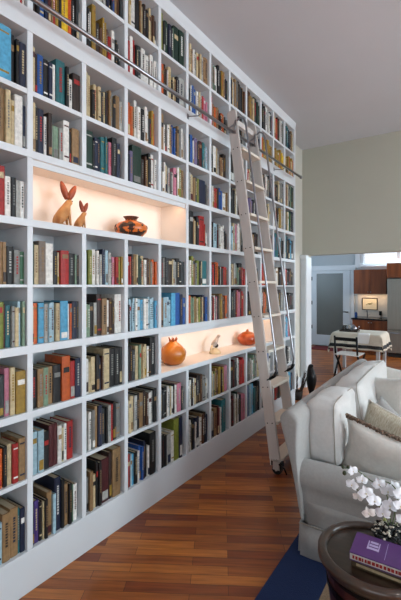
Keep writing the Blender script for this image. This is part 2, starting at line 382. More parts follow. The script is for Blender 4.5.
CELLS = {
 # col 0 : the part of the leftmost column inside the frame
 'B0': '20 wh22.8 rd24.8 wh26.7 bk29.6', 
 'C0': '-6 lb12.82 bk17.78 bk20.72 nv28.70', 'D0': '-5 tn7.88 cr12.90 cr16.74 wh24.86 nv29.72',
 'E0': '-4 rd6.76 wh12.62 bk17.62 lg22.6 wh28.6', 'F0': '-4 tn5.7 tn9.7 bk16.64 gy22.58 gn28.56',
 'G0': '-5 lm5.76 mr8.72 tl13.7 lg16.68 cr20.66 ic23.76 sa26.76 lm29.76', 'H0': '-4 dg7.70 pk12.80 cr17.80 mu28.72',
 'I0': '-4 og5.62 bk9.64 cr14.66 rd20.64 tn27.7', 'J0': '-4 ic4.58 tn12.68 tn20.7 tl22.66 nv28.64',
 'B1': 'db38.8 bk41.8 bl46.84 nv49.7 mr52.72 tn54.8 rd57.7 mu60.8 bk63.7 yl68.86 yl70.88 og73.84 rd74.8 bk77.75 dg80.76 wh82.55',
 'C1': 'cr36.74 db39.66 bl45.68 bk50.66 nv54.64 wh58.66 tl67.78 bk70.72 wh74.54 db82.68',
 'D1': 'cr37.85 bk40.8 nv46.8 wh49.70 db53.78 wh55.58 sa61.60 lg65.60 wh71.77 bk73.6 tn80.68',
 'F1': 'fg36.72 cr41.70 tp48.78 wh56.75 bk60.62 cr62.60 rd70.64 bk77.60 sa79.58 bk83.58',
 'G1': 'cr35.68 og40.72 bk41.7 lb46.72 lg50.7 ic53.7 ic57.72 cr61.7 bk62.72 lb70.74 wh72.68 og74.68 nv79.72 dg83.72',
 'H1': 'bk39.68 tn45.69 sa50.69 tn55.69 bk63.70 og71.84 rd76.72 nv82.76',
 'I1': 'ic39.72 ic45.72 bk51.66 mr56.74 mr60.74 wh64.68 cr66.62 wh69.68 rd75.7',
 'J1': 'nv36.6 pu41.64 bk44.6 cr46.58 bk49.6 tn54.68 ic57.62 nv63.84 bk66.78 tn70.68 bk73.66 gn75.62 wh79.6',
 'A2': 'bk99.8 cr104.7 lg108.7 nv113.8 nv117.8 tn121.75 dg124.7', 'A3': 'wh132.8 wh136.86 bk141.84 tn145.72 db150.74 cr154.74 br158.66',
 'B2': 'bk88.8 bk91.75 wh93.72 mu97.88 db104.6 mu108.78 mr110.62 rd113.5 wh116.66 bk120.5',
 'B3': 'rd131.8 wh134.82 rd137.8 bk140.72 dg143.76 wh151.76 bk152.6 wh158.76', 'B4': 'og165.80 bk168.75 wh169.65 cr172.76 bk174.5 cr177.6 bk180.66 lg185.7',
 'A4': 'lm164.88 bk166.72 fg169.78 nv174.76 sa175.76 fg180.86 fg185.86', 'A5': 'pk190.7 cr192.74 tn194.66 wh197.68 cr199.66 br201.62 cr204.72 tn206.7 tn209.74',
 'B5': 'bk191.7 wh192.7 bl197.72 wh199.66 bk200.62 cr203.7 rd205.66 pk208.64', 'A6': 'bk213.8 lg214.72 gn215.7 wh218.7 bk222.82 mu225.76 dg227.7 fg228.6',
 'B6': 'pk213.8 tn215.62 og217.6 tn219.62 br220.6 bk222.5 og225.56 dg228.5',
 'C2': 'cr90.84 cr93.82 bk96.56 cr99.7 cr102.68 dg105.6 cr107.64 bk110.66 tn114.72 bk117.6 tn121.7 lg124.62',
 'D2': 'fg94.76 bk96.6 nv99.68 nv102.68 tl106.74 tl110.76 pk113.70 bk121.82', 'F2': 'gn90.64 lm94.70 wh98.72 wh103.70 nv106.74 ic109.72 lg112.68 bk114.56 pk117.6 rd120.6 lm122.6 mu124.62',
 'G2': 'sa92.66 bk96.68 lg99.68 db104.85 tn109.76 wh111.72 br116.76 wh120.84 wh125.84', 'H2': 'wh93.7 cr97.72 bk103.76 br105.7 cr111.84 bk117.82 bk121.82 bk125.82',
 'I2': 'lg90.74 wh93.74 gy96.76 tn99.82 nv107.82 bk109.72 lg112.76 rd114.76 bk118.8 gy122.72', 'J2': 'dg91.64 tn98.68 bk103.8 mr111.78 db114.85 tn122.88',
 'C3': 'db129.7 og134.7 tn136.66 wh142.82 rd143.66 bk146.72 wh151.8 dg153.6 mu157.8', 'D3': 'dg131.62 lv134.7 fg143.86 db146.62 br149.7 bk153.8 wh158.82',
 'F3': 'mr131.68 rd133.64 db135.7 tn139.7 fg143.68 cr148.68 br151.64 tn154.62 og158.62', 'G3': 'gy130.68 bk131.6 ic135.72 ic139.74 ic142.72 lb145.7 wh150.72 ic154.76 ic158.74',
 'H3': 'bk130.8 bk134.8 dg137.7 cr140.78 sa142.8 tn146.8 cr150.78 db152.72 bk157.92', 'I3': 'wh132.72 cr138.78 bk141.8 tn145.78 db150.8 wh153.72 lg155.74 bk158.78',
 'J3': 'gy129.62 rd132.64 ic136.62 bk139.62 wh141.62 bl145.7 nv149.76 wh151.62 bk157.86',
 'C4': 'tn164.84 wh166.62 bk168.66 wh170.66 cr173.7 bl176.72 bk178.7 tn182.76 wh185.76', 'D4': 'bk163.6 wh165.5 wh168.75 bk169.5 lg173.66 wh174.56 pk177.7 bk178.6 wh180.76 lm184.76',
 'F4': 'bk164.68 gy166.68 bk169.7 db173.68 cr176.66 lg177.6 bk182.7 dg185.62', 'G4': 'tn164.72 ic168.74 ic172.74 lb176.84 bl181.84 nv186.8',
 'I4': 'bk163.7 dg165.68 bk168.74 wh171.74 cr174.72 bk176.74 wh178.7 pk182.72 dg185.62', 'J4': 'pk163.68 bk168.7 lg172.66 wh175.68 lm180.92 nv183.92',
 'C5': 'lm190.6 fg191.7 bl194.74 wh195.62 lv198.7 bk200.66 mr203.7 tl206.7 ic208.62', 'D5': 'cr191.8 cr194.72 tn196.66 dg198.7 lm200.68 nv206.68 dg209.6',
 'E5': 'lg190.64 bk194.86 tn197.68 bk200.76 rd205.8 rd206.6 lg208.4', 'F5': 'cr190.6 wh192.68 lm196.8 gy198.62 lm200.7 bk202.68 cr203.68 tl208.7',
 'G5': 'og190.76 og192.76 sa195.72 tn199.72 lm201.7 dg203.72 cr204.7 nv208.76', 'I5': 'bk190.7 wh192.7 bk194.72 wh197.72 dg198.7 db201.76 br203.76 gy206.7 lg208.62',
 'J5': 'lg190.7 wh193.74 bk196.76 wh197.62 nv200.72 wh202.68 tn205.74 bk208.76',
 'C6': 'bk212.68 fg214.6 wh217.78 cr219.76 lg220.62 br222.6 tn224.56 db227.7', 'D6': 'cr213.62 wh214.64 mr216.62 rd218.6 db220.64 bl223.66 wh226.54 cr228.6',
 'E6': 'bk212.82 fg214.76 ic218.7 mr220.52 lg224.7 wh225.7 bk228.54', 'F6': 'db213.56 rd215.62 bk216.64 og219.7 bk221.6 lg222.56 db224.52 rd227.58 bk228.5',
 'G6': 'bk213.72 mr215.72 wh217.74 pk218.7 dg220.72 tn221.76 mu224.78 br226.68 og228.72', 'I6': 'tn213.68 cr215.72 lm216.7 tn219.78 mu221.8 br223.8 mu225.76 pk228.78',
 'J6': 'lg214.68 bk215.62 tn218.72 mr221.76 wh222.68 tl226.86',
}
# farther cubbies: colours in order (one letter pair each) and the share of the width filled
FAR = {'A7': 'bk cr tn bk dg tn .9 .8', 'A8': 'rd br mu cr dg fg .95 .85', 'A9': 'bk bk bk wh lg dg .9 .85', 'A10': 'cr rd br lg wh dg .9 .75', 'A11': 'bk tl nv dg tn .85 .7',
 'B7': 'lg bk nv gy bk lg .9 .7', 'B8': 'rd bk tn br bk .9 .6', 'B9': 'og mu mu mu mu mu .95 .6', 'B10': 'mu mu mu mu mu yl .98 .6', 'B11': 'mu tn mu mu tn mu .9 .6',
 'C7': 'bk lg dg bk wh .9 .75', 'C8': 'rd cr bk mr br .9 .6', 'C9': 'br bk wh lg bk bk .95 .7', 'C10': 'tn bk cr gy dg .9 .65', 'C11': 'dg tn cr bk sa fg .9 .75',
 'D7': 'bk dg cr bk rd mr .9 .7', 'D8': 'pu lv bk nv .8 .6', 'D9': 'mu tn bk cr .8 .7', 'D10': 'cr tn bk mu lg .9 .8', 'D11': 'mu bk cr gn fg nv .95 .8',
 'E7': 'ic cr pk wh wh bk .8 .7', 'E8': 'bk dg tn bk .8 .6', 'E9': 'bk tn mu br .9 .7', 'E10': 'bl tl nv ic bk .9 .75', 'E11': 'tl nv bk lb bk .95 .75',
 'F7': 'bk cr lg sa bk bk rd .95 .6', 'F8': 'bk br bk dg .8 .6', 'F9': 'rd og cr bk .8 .7', 'F10': 'bk wh cr bk br .9 .6', 'F11': 'rd bk dg db bk .9 .6',
 'G7': 'bk dg mr pk mr rd .85 .75', 'G8': 'bk nv mu br .9 .7', 'G9': 'br og tn bk nv .9 .75', 'G10': 'ic lg bk lg .9 .7', 'G11': 'mr br bk bk .9 .65',
 'H10': 'bk dg br .6 .7', 'H11': 'ic lb pk br .6 .75', 'I7': 'bk mr dg wh rd rd .95 .8', 'I8': 'dg gy lg sa gy cr .9 .7', 'I9': 'bk nv bl wh .8 .7', 'I10': 'bk wh lg .6 .6', 'I11': 'bk dg wh .6 .6',
 'J7': 'cr mr gy wh fg wh nv pk pk .98 .82', 'J8': 'bl ic lb tl dg bk .9 .8', 'J9': 'bk nv cr .7 .7', 'J10': 'mr db bk .7 .7', 'J11': 'bl lb nv .8 .65'}
books = []     # dicts: row col y0 y1 h code
rs = random.Random(21)
NEAR_K = dict(bk='db nv bk dg', nv='bk dg bl', wh='lg cr wh', cr='tn wh lg', tn='cr br gy', db='br bk mr', dg='bk gy nv', lg='wh gy', ic='wh lb ic', fg='bk gn fg', mr='db rd', mu='tn mu og', lm='gn tn', br='db tn', gy='lg dg')
def addb(b, split=True):
    w = b['y1'] - b['y0']
    if split and w > .032 and rs.random() < .75:
        f = rs.uniform(.42, .6); m = b['y0'] + w * f
        k2 = rs.choice(NEAR_K.get(b['k'], b['k']).split())
        books.append(dict(b, y1=m)); books.append(dict(b, y0=m, h=b['h'] * rs.uniform(.86, 1.0), k=k2))
    else: books.append(b)
for key, s in CELLS.items():
    r, c = key[0], int(key[1:]); a, b = U(c) + UT + .001, U(c + 1) - UT - .001
    toks = s.split(); cur = a; hz = ROWZ[r][1] - ROWZ[r][0]
    if toks[0].lstrip('-').isdigit(): cur = max(a, y_on(float(toks[0]))) if float(toks[0]) > -30 else a; toks = toks[1:]
    for t in toks:
        code = t[:2]; px, hh = t[2:].split('.'); hh = float('.' + hh)
        y = min(b, y_on(float(px) + .3))
        if y - cur > .006: addb(dict(r=r, c=c, y0=cur, y1=y, h=hh * hz, k=code), c >= 2 and hh < .84); cur = y
for key, s in FAR.items():
    r, c = key[0], int(key[1:]); a, b = U(c) + UT + .001, U(c + 1) - UT - .001
    t = s.split(); cols, fill, hh = t[:-2], min(1, float(t[-2]) * 1.1), min(.86, float(t[-1]) * 1.14); hz = ROWZ[r][1] - ROWZ[r][0]
    ws = [random.uniform(.7, 1.4) for _ in cols]; S = sum(ws); cur = a
    for k, w_ in zip(cols, ws):
        y = cur + w_ / S * fill * (b - a)
        addb(dict(r=r, c=c, y0=cur, y1=y, h=(hh + random.uniform(-.1, .08)) * hz, k=k)); cur = y
for r in 'ABCDEFGHIJ':            # cubbies beyond the left edge of the photograph
    for c in ((-2, -1, 0, 1) if r == 'A' else (-2, -1, 0) if r == 'B' else (-2, -1)):
        a, b = U(c) + UT + .001, U(c + 1) - UT - .001
        if (r, c) == ('B', 0): b = y_on(20)
        cur = a; hz = ROWZ[r][1] - ROWZ[r][0]
        while cur < b - .06:
            y = cur + random.uniform(.015, .04)
            books.append(dict(r=r, c=c, y0=cur, y1=y, h=random.uniform(.55, .8) * hz, k=random.choice(list(HEX)))); cur = y
    if r not in 'AB':              # fill the hidden near half of the leftmost visible column
        c = 0; a = U(0) + UT + .001; first = min(b_['y0'] for b_ in books if b_['r'] == r and b_['c'] == 0)
        cur = a
        while cur < first - .012:
            y = min(first, cur + random.uniform(.02, .035))
            books.append(dict(r=r, c=c, y0=cur, y1=y, h=random.uniform(.6, .75) * (ROWZ[r][1] - ROWZ[r][0]), k=random.choice('bk tn cr dg wh'.split()), pre=1)); cur = y
hzA = ROWZ['A'][1] - ROWZ['A'][0]
a = U(2) + UT
for i in range(4): books.append(dict(r='A', c=2, y0=a + i * .026, y1=a + i * .026 + .025, h=.6 * hzA, k=('db', 'cr', 'nv', 'tn')[i], pre=1))
books = [b for b in books if not (b['r'] == 'A' and b['c'] == 2 and not b.get('pre') and b['y0'] < a + .10)]
random.seed(5)
SW = {}
for b in books:
    b['x'] = -random.uniform(.006, .026) if b['c'] < 4 else -random.uniform(.004, .016)
    b['d'] = min(.235, max(.12, b['h'] * random.uniform(.66, .8)))
    b['z'] = ROWZ[b['r']][0] + .0005
    if b['r'] in 'ABCD': b['h'] = min(b['h'] * 1.07, .94 * (ROWZ[b['r']][1] - ROWZ[b['r']][0]))
    b['w'] = b['y1'] - b['y0'] - .0012
    b['style'] = random.choice('ntbtdttm'); b['lab'] = random.choice(['cr', 'tn', 'mu', 'bk', 'rd', 'lg', 'gy', 'wh', 'tn']) 
    if b['lab'] == b['k'] or (b['k'] in ('wh', 'cr', 'lg', 'ic', 'tn') and b['lab'] in ('wh', 'cr', 'lg')): b['lab'] = random.choice(['bk', 'nv', 'db', 'mr'])
    if b['k'] in ('bk', 'nv', 'db', 'dg', 'fg', 'mr') and b['lab'] in ('bk', 'db'): b['lab'] = random.choice(['cr', 'wh', 'lg'])
    p0 = to_px((0, b['y0'], b['z'] + b['h'])); p1 = to_px((0, b['y1'], b['z']))
    x0, x1 = max(0, p0[0]), min(401, p1[0]); y0, y1 = max(0, min(p0[1], p1[1])), min(600, max(p0[1], p1[1]))
    b['area'] = max(0, x1 - x0) * max(0, y1 - y0)
    lx = (p0[0] + p1[0]) / 2
books.sort(key=lambda b: -b['area'])
def leanT(b):
    a = b.get('lean', 0); w = b['w']
    # leaning book: rests on its lower left edge, its top against the neighbour
    yc = (b['y0'] + b['y1']) / 2 + (b['h'] * math.sin(a) if a else 0)
    return Matrix.Translation((b['x'], yc, b['z'] + w / 2 * math.sin(a))) @ Matrix.Rotation(a, 4, 'X')
rl = random.Random(4); byc = {}
for b in books: byc.setdefault((b['r'], b['c']), []).append(b)
for k in sorted(byc):
    L_ = sorted(byc[k], key=lambda b: b['y0']); b = L_[-1]; gap = U(k[1] + 1) - UT - b['y1']
    if len(L_) > 3 and gap > .03 and b['w'] < .035 and b['h'] <= L_[-2]['h'] * 1.1 and rl.random() < .55:
        b['lean'] = min(math.radians(9), math.asin(max(.02, (gap - .012) / b['h'])))
        if b['h'] * math.sin(b['lean']) + .003 > gap: del b['lean']
def cover_mb(mb, b, mi=0):
    w, h, d = b['w'], b['h'], b['d']; t = min(.003, w * .18); hw = w / 2; r = min(.004, w * .25)
    outer = [(-d, -hw), (-r, -hw), (-r * .3, -hw * .7), (0, 0), (-r * .3, hw * .7), (-r, hw), (-d, hw)]
    inner = [(-d, hw - t), (-r - t, hw - t), (-r - t, -hw + t), (-d, -hw + t)]
    # U-shaped section split into quads so that the caps stay convex
    n = 7; pts = outer + inner
    vs = [(x, y, 0) for x, y in pts] + [(x, y, h) for x, y in pts]; N_ = 11
    ring = [(i, (i + 1) % N_) for i in range(N_)]
    fs = [(i, j, N_ + j, N_ + i) for i, j in ring]
    cap = [(0, 1, 9, 10), (1, 2, 3, 9), (3, 4, 5, 8), (3, 8, 9), (5, 6, 7, 8)]
    fs += [tuple(reversed(q)) for q in cap] + [tuple(N_ + i for i in q) for q in cap]
    mb.add(vs, fs, mi)
def pages_box(b):
    w, h, d = b['w'], b['h'], b['d']; t = min(.003, w * .18)
    return (-d + .004, -.0045 - t * .5, -w / 2 + t, w / 2 - t, .003, h - .004)
def label_boxes(b):
    w, h = b['w'], b['h']; q = w * .40; s = b['style']; X0, X1 = -.004, .0009
    rng = random.Random(int(b['y0'] * 9999) + ord(b['r']))
    if s == 'n': return []
    if s == 'b': z = rng.uniform(.62, .78); return [(X0, X1, -w * .36, w * .36, h * z, h * (z + .12))]
    if s == 'd': return [(X0, X1, -w * .36, w * .36, h * .86, h * .89), (X0, X1, -w * .36, w * .36, h * .12, h * .16)]
    if s == 'm': return [(X0, X1, -w * .36, w * .36, h * .06, h * rng.uniform(.2, .35))]
    out = []; z = h * .3
    while z < h * .82:      # a line of title lettering down the spine
        l = rng.uniform(.006, .012); out.append((X0, X1, -w * .14, w * .14, z, z + l)); z += l + rng.uniform(.003, .006)
    return out
ORD = ['first', 'second', 'third', 'fourth', 'fifth', 'sixth', 'seventh', 'eighth', 'ninth', 'tenth', 'eleventh', 'twelfth', 'thirteenth', 'fourteenth', 'fifteenth', 'sixteenth', 'seventeenth']
COLN = {0: 'leftmost column', 1: 'second column', 2: 'third column', 3: 'fourth column', 4: 'fifth column', 5: 'sixth column', 6: 'seventh column', 7: 'eighth column', 8: 'ninth column', 9: 'tenth column', 10: 'eleventh column', 11: 'last column'}
ROWN = dict(A='top row', B='row behind the ladder rail', C='row just under the ladder rail', D='row just above the rabbits', E='same row as the rabbits', F='row just below the rabbits',
            G='row just above the gourds', H='same row as the gourds', I='row just below the gourds', J='bottom row')
cell = {}
for b in books: cell.setdefault((b['r'], b['c']), []).append(b)
for k, L_ in cell.items():
    L_.sort(key=lambda b: b['y0'])
    vis = [b for b in L_ if to_px((0, b['y1'], b['z']))[0] > 2.0 and min(to_px((0, b['y1'], b['z']))[1], 999) > 3]
    for i, b in enumerate(vis): b['i'] = i
vis_books = [b for b in books if 'i' in b and b['area'] > 0]
near, rest = vis_books[:300], [b for b in books if b not in vis_books[:300]]
SC = 'B'
for b in near:
    mb = MB(); cover_mb(mb, b)
    o = mb.build('book', bmat(b['k']), loc=(b['x'], (b['y0'] + b['y1']) / 2, b['z']))
    MB().box(*pages_box(b)).build('pages', pagem, o)
    lb_ = label_boxes(b)
    if b['style'] == 'd':
        for q in lb_: MB().box(*q).build('spine_band', bmat(b['lab']), o)
    elif lb_:
        m2 = MB()
        for q in lb_: m2.box(*q)
        m2.build('spine_title' if b['style'] == 't' else 'spine_band', bmat(b['lab']), o)
    if b.get('lean'): o.location = leanT(b).to_translation(); o.rotation_euler = (b['lean'], 0, 0)
    L_ = cell[(b['r'], b['c'])]; hs = [q['h'] for q in L_]; ws = [q['w'] for q in L_]
    adj = 'tallest ' if b['h'] >= max(hs) - 1e-6 and hs.count(max(hs)) == 1 else ('thick ' if b['w'] > 1.6 * sum(ws) / len(ws) else ('slim ' if b['w'] < .6 * sum(ws) / len(ws) else ''))
    band = '' if b['style'] == 'n' or adj == 'tallest ' else (' with %s spine %s' % (WORD[b['lab']].split()[-1], 'lettering' if b['style'] == 't' else 'band'))
    place = '%s from left in %s, %s' % (ORD[b['i']], COLN[b['c']], ROWN[b['r']])
    lab = '%s%s book%s, %s' % (adj, WORD[b['k']], band, place)
    if len(lab.replace(',', '').split()) > 16: lab = '%s%s book, %s' % (adj, WORD[b['k']], place)
    if len(lab.replace(',', '').split()) > 16: lab = '%s book, %s' % (WORD[b['k']], place)
    tag(o, lab, 'book', 'books in the white bookcase')
codes = list(HEX); mb = MB()
for b in rest:
    mb.T = leanT(b)
    cover_mb(mb, b, codes.index(b['k'])); mb.box(*pages_box(b), mi=len(codes))
    for q in label_boxes(b): mb.box(*q, mi=codes.index(b['lab']))
mb.T = Matrix()
o = mb.build('shelved_books', [bmat(k) for k in codes] + [pagem])
tag(o, 'many smaller looking books filling the upper and farther cubbies', 'books', kind='stuff')
# ================================================================ NICHE OBJECTS
zE, zH = ROWZ['E'][0] + .0015, ROWZ['H'][0] + .0015
def skin(name, edges_pts, edges, radii, m, parent=None, sub=2, loc=None):
    me = bpy.data.meshes.new(name); me.from_pydata([tuple(p) for p in edges_pts], edges, [])
    o = bpy.data.objects.new(name, me); COL.objects.link(o); me.materials.append(m)
    md = o.modifiers.new('Skin', 'SKIN'); md.use_smooth_shade = True
    sv = me.skin_vertices[0].data
    for i, r in enumerate(radii):
        rr = r if isinstance(r, tuple) else (r, r); sv[i].radius = rr
    sv[0].use_root = True
    s = o.modifiers.new('Sub', 'SUBSURF'); s.levels = s.render_levels = sub
    if parent: o.parent = parent
    if loc is not None: o.location = loc
    return o
def rabbit(y, x, H, label, ear_spread, s=1):
    # seated jackrabbit looking along +Y: haunch, back, neck, head; ears upright in a V
    body_pts = [(0, -.055, .035), (0, -.035, .06), (0, -.005, .095), (0, .02, .135), (0, .035, .165), (0, .06, .160)]
    K = H / .28
    pts = [Vector(p) * K for p in body_pts]
    edges = [(0, 1), (1, 2), (2, 3), (3, 4), (4, 5)]
    rad = [.036 * K, .040 * K, .032 * K, .022 * K, .026 * K, .014 * K]
    k = len(pts)
    for sx in (-1, 1):   # forelegs
        pts += [Vector((sx * .014, .02, .10)) * K, Vector((sx * .016, .032, .05)) * K, Vector((sx * .016, .038, .008)) * K, Vector((sx * .016, .055, .006)) * K]
        edges += [(2, k), (k, k + 1), (k + 1, k + 2), (k + 2, k + 3)]; rad += [.014 * K, .009 * K, .007 * K, .007 * K]; k += 4
        pts += [Vector((sx * .022, -.045, .012)) * K, Vector((sx * .026, .0, .008)) * K]
        edges += [(0, k), (k, k + 1)]; rad += [.016 * K, .010 * K]; k += 2
    root = empty('rabbit_figurine', (x, y, zE)); tag(root, label, 'figurine', 'rabbit figurines in the lit niche')
    skin('body', pts, edges, rad, rabw, root)
    for sy, l in ((-1, 1.0), (1, .88)):
        mb = MB(); base = Vector((0, .028 + .006 * sy, .178)) * K; tip = base + Vector((.01 * sy, sy * ear_spread + .004, .105 * l)) * K
        n = 8; P = [base.lerp(tip, i / n) for i in range(n + 1)]
        rr = [K * .020 * (.45 + .55 * math.sin(PI * min(1, (i / n) * .9 + .12))) * (1 if i < n else .55) for i in range(n + 1)]
        mb.tube(P, rr, 10); mb.build('ear', rabr, root, smooth=True)
    m2 = MB()
    for sx in (-1, 1): m2.ball((sx * .0165 * K, .048 * K, .168 * K), .0038 * K)
    m2.build('eyes', blackp, root, smooth=True)
    MB().ball((0, .026 * K, .095 * K), .024 * K, (.8, 1.0, 1.8)).build('chest', rabc, root, smooth=True)
    return root
def y_center(px, X): return y_on(px, X)
rabbit(y_on(64, -.11), -.11, .275, 'larger carved rabbit figurine with tall ears in the upper lit niche', .040)
r2 = rabbit(y_on(81, -.11), -.11, .185, 'smaller carved rabbit figurine with short ears in the upper lit niche', .030)
# black patterned gourd bowl
def bowl_fun(a, z): return 1 + .02 * math.cos(5 * a)
y = y_on(131, -.12); root = empty('clay_pot', (-.12, y, zE)); root.scale = (1.14, 1.14, 1.1); tag(root, 'squat orange and black painted pot with short neck in the upper niche', 'pot')
pot = mat('painted orange clay', 'cc6a20', .4, hex2='241009', scale=26, coat=.3, sharp=1)
MB().lathe([(.0, .001), (.045, .0), (.075, .012), (.098, .038), (.104, .058), (.096, .080), (.074, .098), (.05, .106), (.038, .110), (.034, .118)], 36).build('body', pot, root, smooth=True)
MB().lathe([(.036, .108), (.034, .116), (.044, .132), (.050, .136), (.046, .137), (.036, .128), (.0, .120)], 36).build('neck', mat('dark clay rim', '5a2f18', .5, var=.3), root, smooth=True)
mb = MB()
for k in range(9):
    a = 2 * PI * k / 9; mb.ball((.0945 * math.cos(a), .0945 * math.sin(a), .064), .017, (.35 + .4 * abs(math.sin(a)), .35 + .4 * abs(math.cos(a)), 1.1))
mb.build('painted_spots', brownb, root, smooth=True)
# big orange gourd with crown
y = y_on(173, -.13); root = empty('orange_gourd', (-.13, y, zH)); tag(root, 'large round orange gourd vessel with small crown at left in the lower niche', 'gourd')
MB().lathe([(0, .001), (.05, .0), (.075, .014), (.098, .045), (.108, .085), (.102, .12), (.080, .150), (.055, .172), (.036, .186), (.030, .196)], 40, rfun=lambda a, z: 1 + .015 * math.sin(4 * a)).build('body', orange, root, smooth=True)
mb = MB()
for k in range(6):
    a = 2 * PI * k / 6 + .3; c = Vector((math.cos(a), math.sin(a), 0))
    mb.tube([c * .022 + Vector((0, 0, .188)), c * .028 + Vector((0, 0, .206)), c * .038 + Vector((0, 0, .220 + .006 * (k % 2)))], [.010, .008, .004], 6)
mb.lathe([(0, .19), (.028, .19), (.03, .198), (0, .199)], 16)
mb.build('crown', mat('dried crown', 'a5521c', .6, var=.3), root, smooth=True)
mb = MB(); mb.ball((.062, .052, .098), .040, (.7, .8, 1.0)); mb.build('painted_patch', mat('rust and olive paint', '8f3a1a', .45, hex2='5c5a22', scale=22), root, smooth=True)
# bird figurine
y = y_on(215, -.12); root = empty('bird_figurine', (-.12, y, zH)); tag(root, 'small speckled long-necked bird figurine on round base in the lower niche', 'figurine')
MB().lathe([(0, 0), (.055, 0), (.06, .012), (.045, .03), (.028, .045), (.02, .055), (0, .056)], 24).build('base', rabc, root, smooth=True)
skin('body', [(0, -.05, .075), (0, -.015, .095), (0, .025, .125), (0, .05, .150), (0, .072, .165), (0, .10, .160)], [(0, 1), (1, 2), (2, 3), (3, 4), (4, 5)], [.018, .034, .022, .013, .018, .006], greyb, root)
MB().ball((0, .02, .075), .028, (.8, .9, .8)).build('breast', brownb, root, smooth=True)
MB().tube([(0, -.05, .08), (0, -.075, .05), (0, -.08, .02)], [.012, .009, .005]).build('tail', rabc, root, smooth=True)
# lidded pumpkin pot
y = y_on(247.5, -.12); root = empty('pumpkin_pot', (-.12, y, zH)); tag(root, 'orange pumpkin shaped lidded pot with dark spot beside the ladder stile', 'pot')
MB().lathe([(0, .001), (.06, 0), (.09, .018), (.108, .05), (.110, .08), (.098, .108), (.076, .124), (.06, .130)], 48, rfun=lambda a, z: 1 + .022 * abs(math.cos(5 * a))).build('body', mat('red orange rind', 'cc5a1c', .35, hex2='a23c10', scale=8, coat=.3), root, smooth=True)
MB().lathe([(.07, .126), (.06, .136), (.03, .145), (.014, .15), (.013, .165), (.009, .172), (0, .173)], 32).build('lid', mat('burnt orange lid', 'a8541c', .4, var=.25), root, smooth=True)
mb = MB(); mb.ball((.070, .070, .062), .034, (.75, .75, 1.0)); mb.build('painted_spot', brownb, root, smooth=True)

# ================================================================ LADDER RAIL
RX, RZ = .14, 3.0
root = empty('ladder_rail', (RX, 2.5, RZ)); tag(root, 'long polished metal ladder rail running along the upper bookcase', 'rail')
ye = y_on(301, RX)
def rloc(mb, name, m, **k): 
    mb.T = Matrix(); mb.v = [(a - RX, b - 2.5, c - RZ) for a, b, c in mb.v]; return mb.build(name, m, root, **k)
rloc(MB().tube([(RX, YL, RZ), (RX, ye, RZ)], .0135, 12), 'rail_tube', chrome, smooth=True)
rloc(MB().ball((RX, ye, RZ), .02), 'end_cap', chrome, smooth=True)
for n in (-1, 5, 10):
    yy = U(n); mb = MB().tube([(.004, yy, RZ - .01), (RX - .03, yy, RZ - .03), (RX, yy, RZ - .014)], .005, 8).box(.0045, .009, yy - .011, yy + .011, RZ - .03, RZ + .01)
    rloc(mb, 'bracket', chrome)
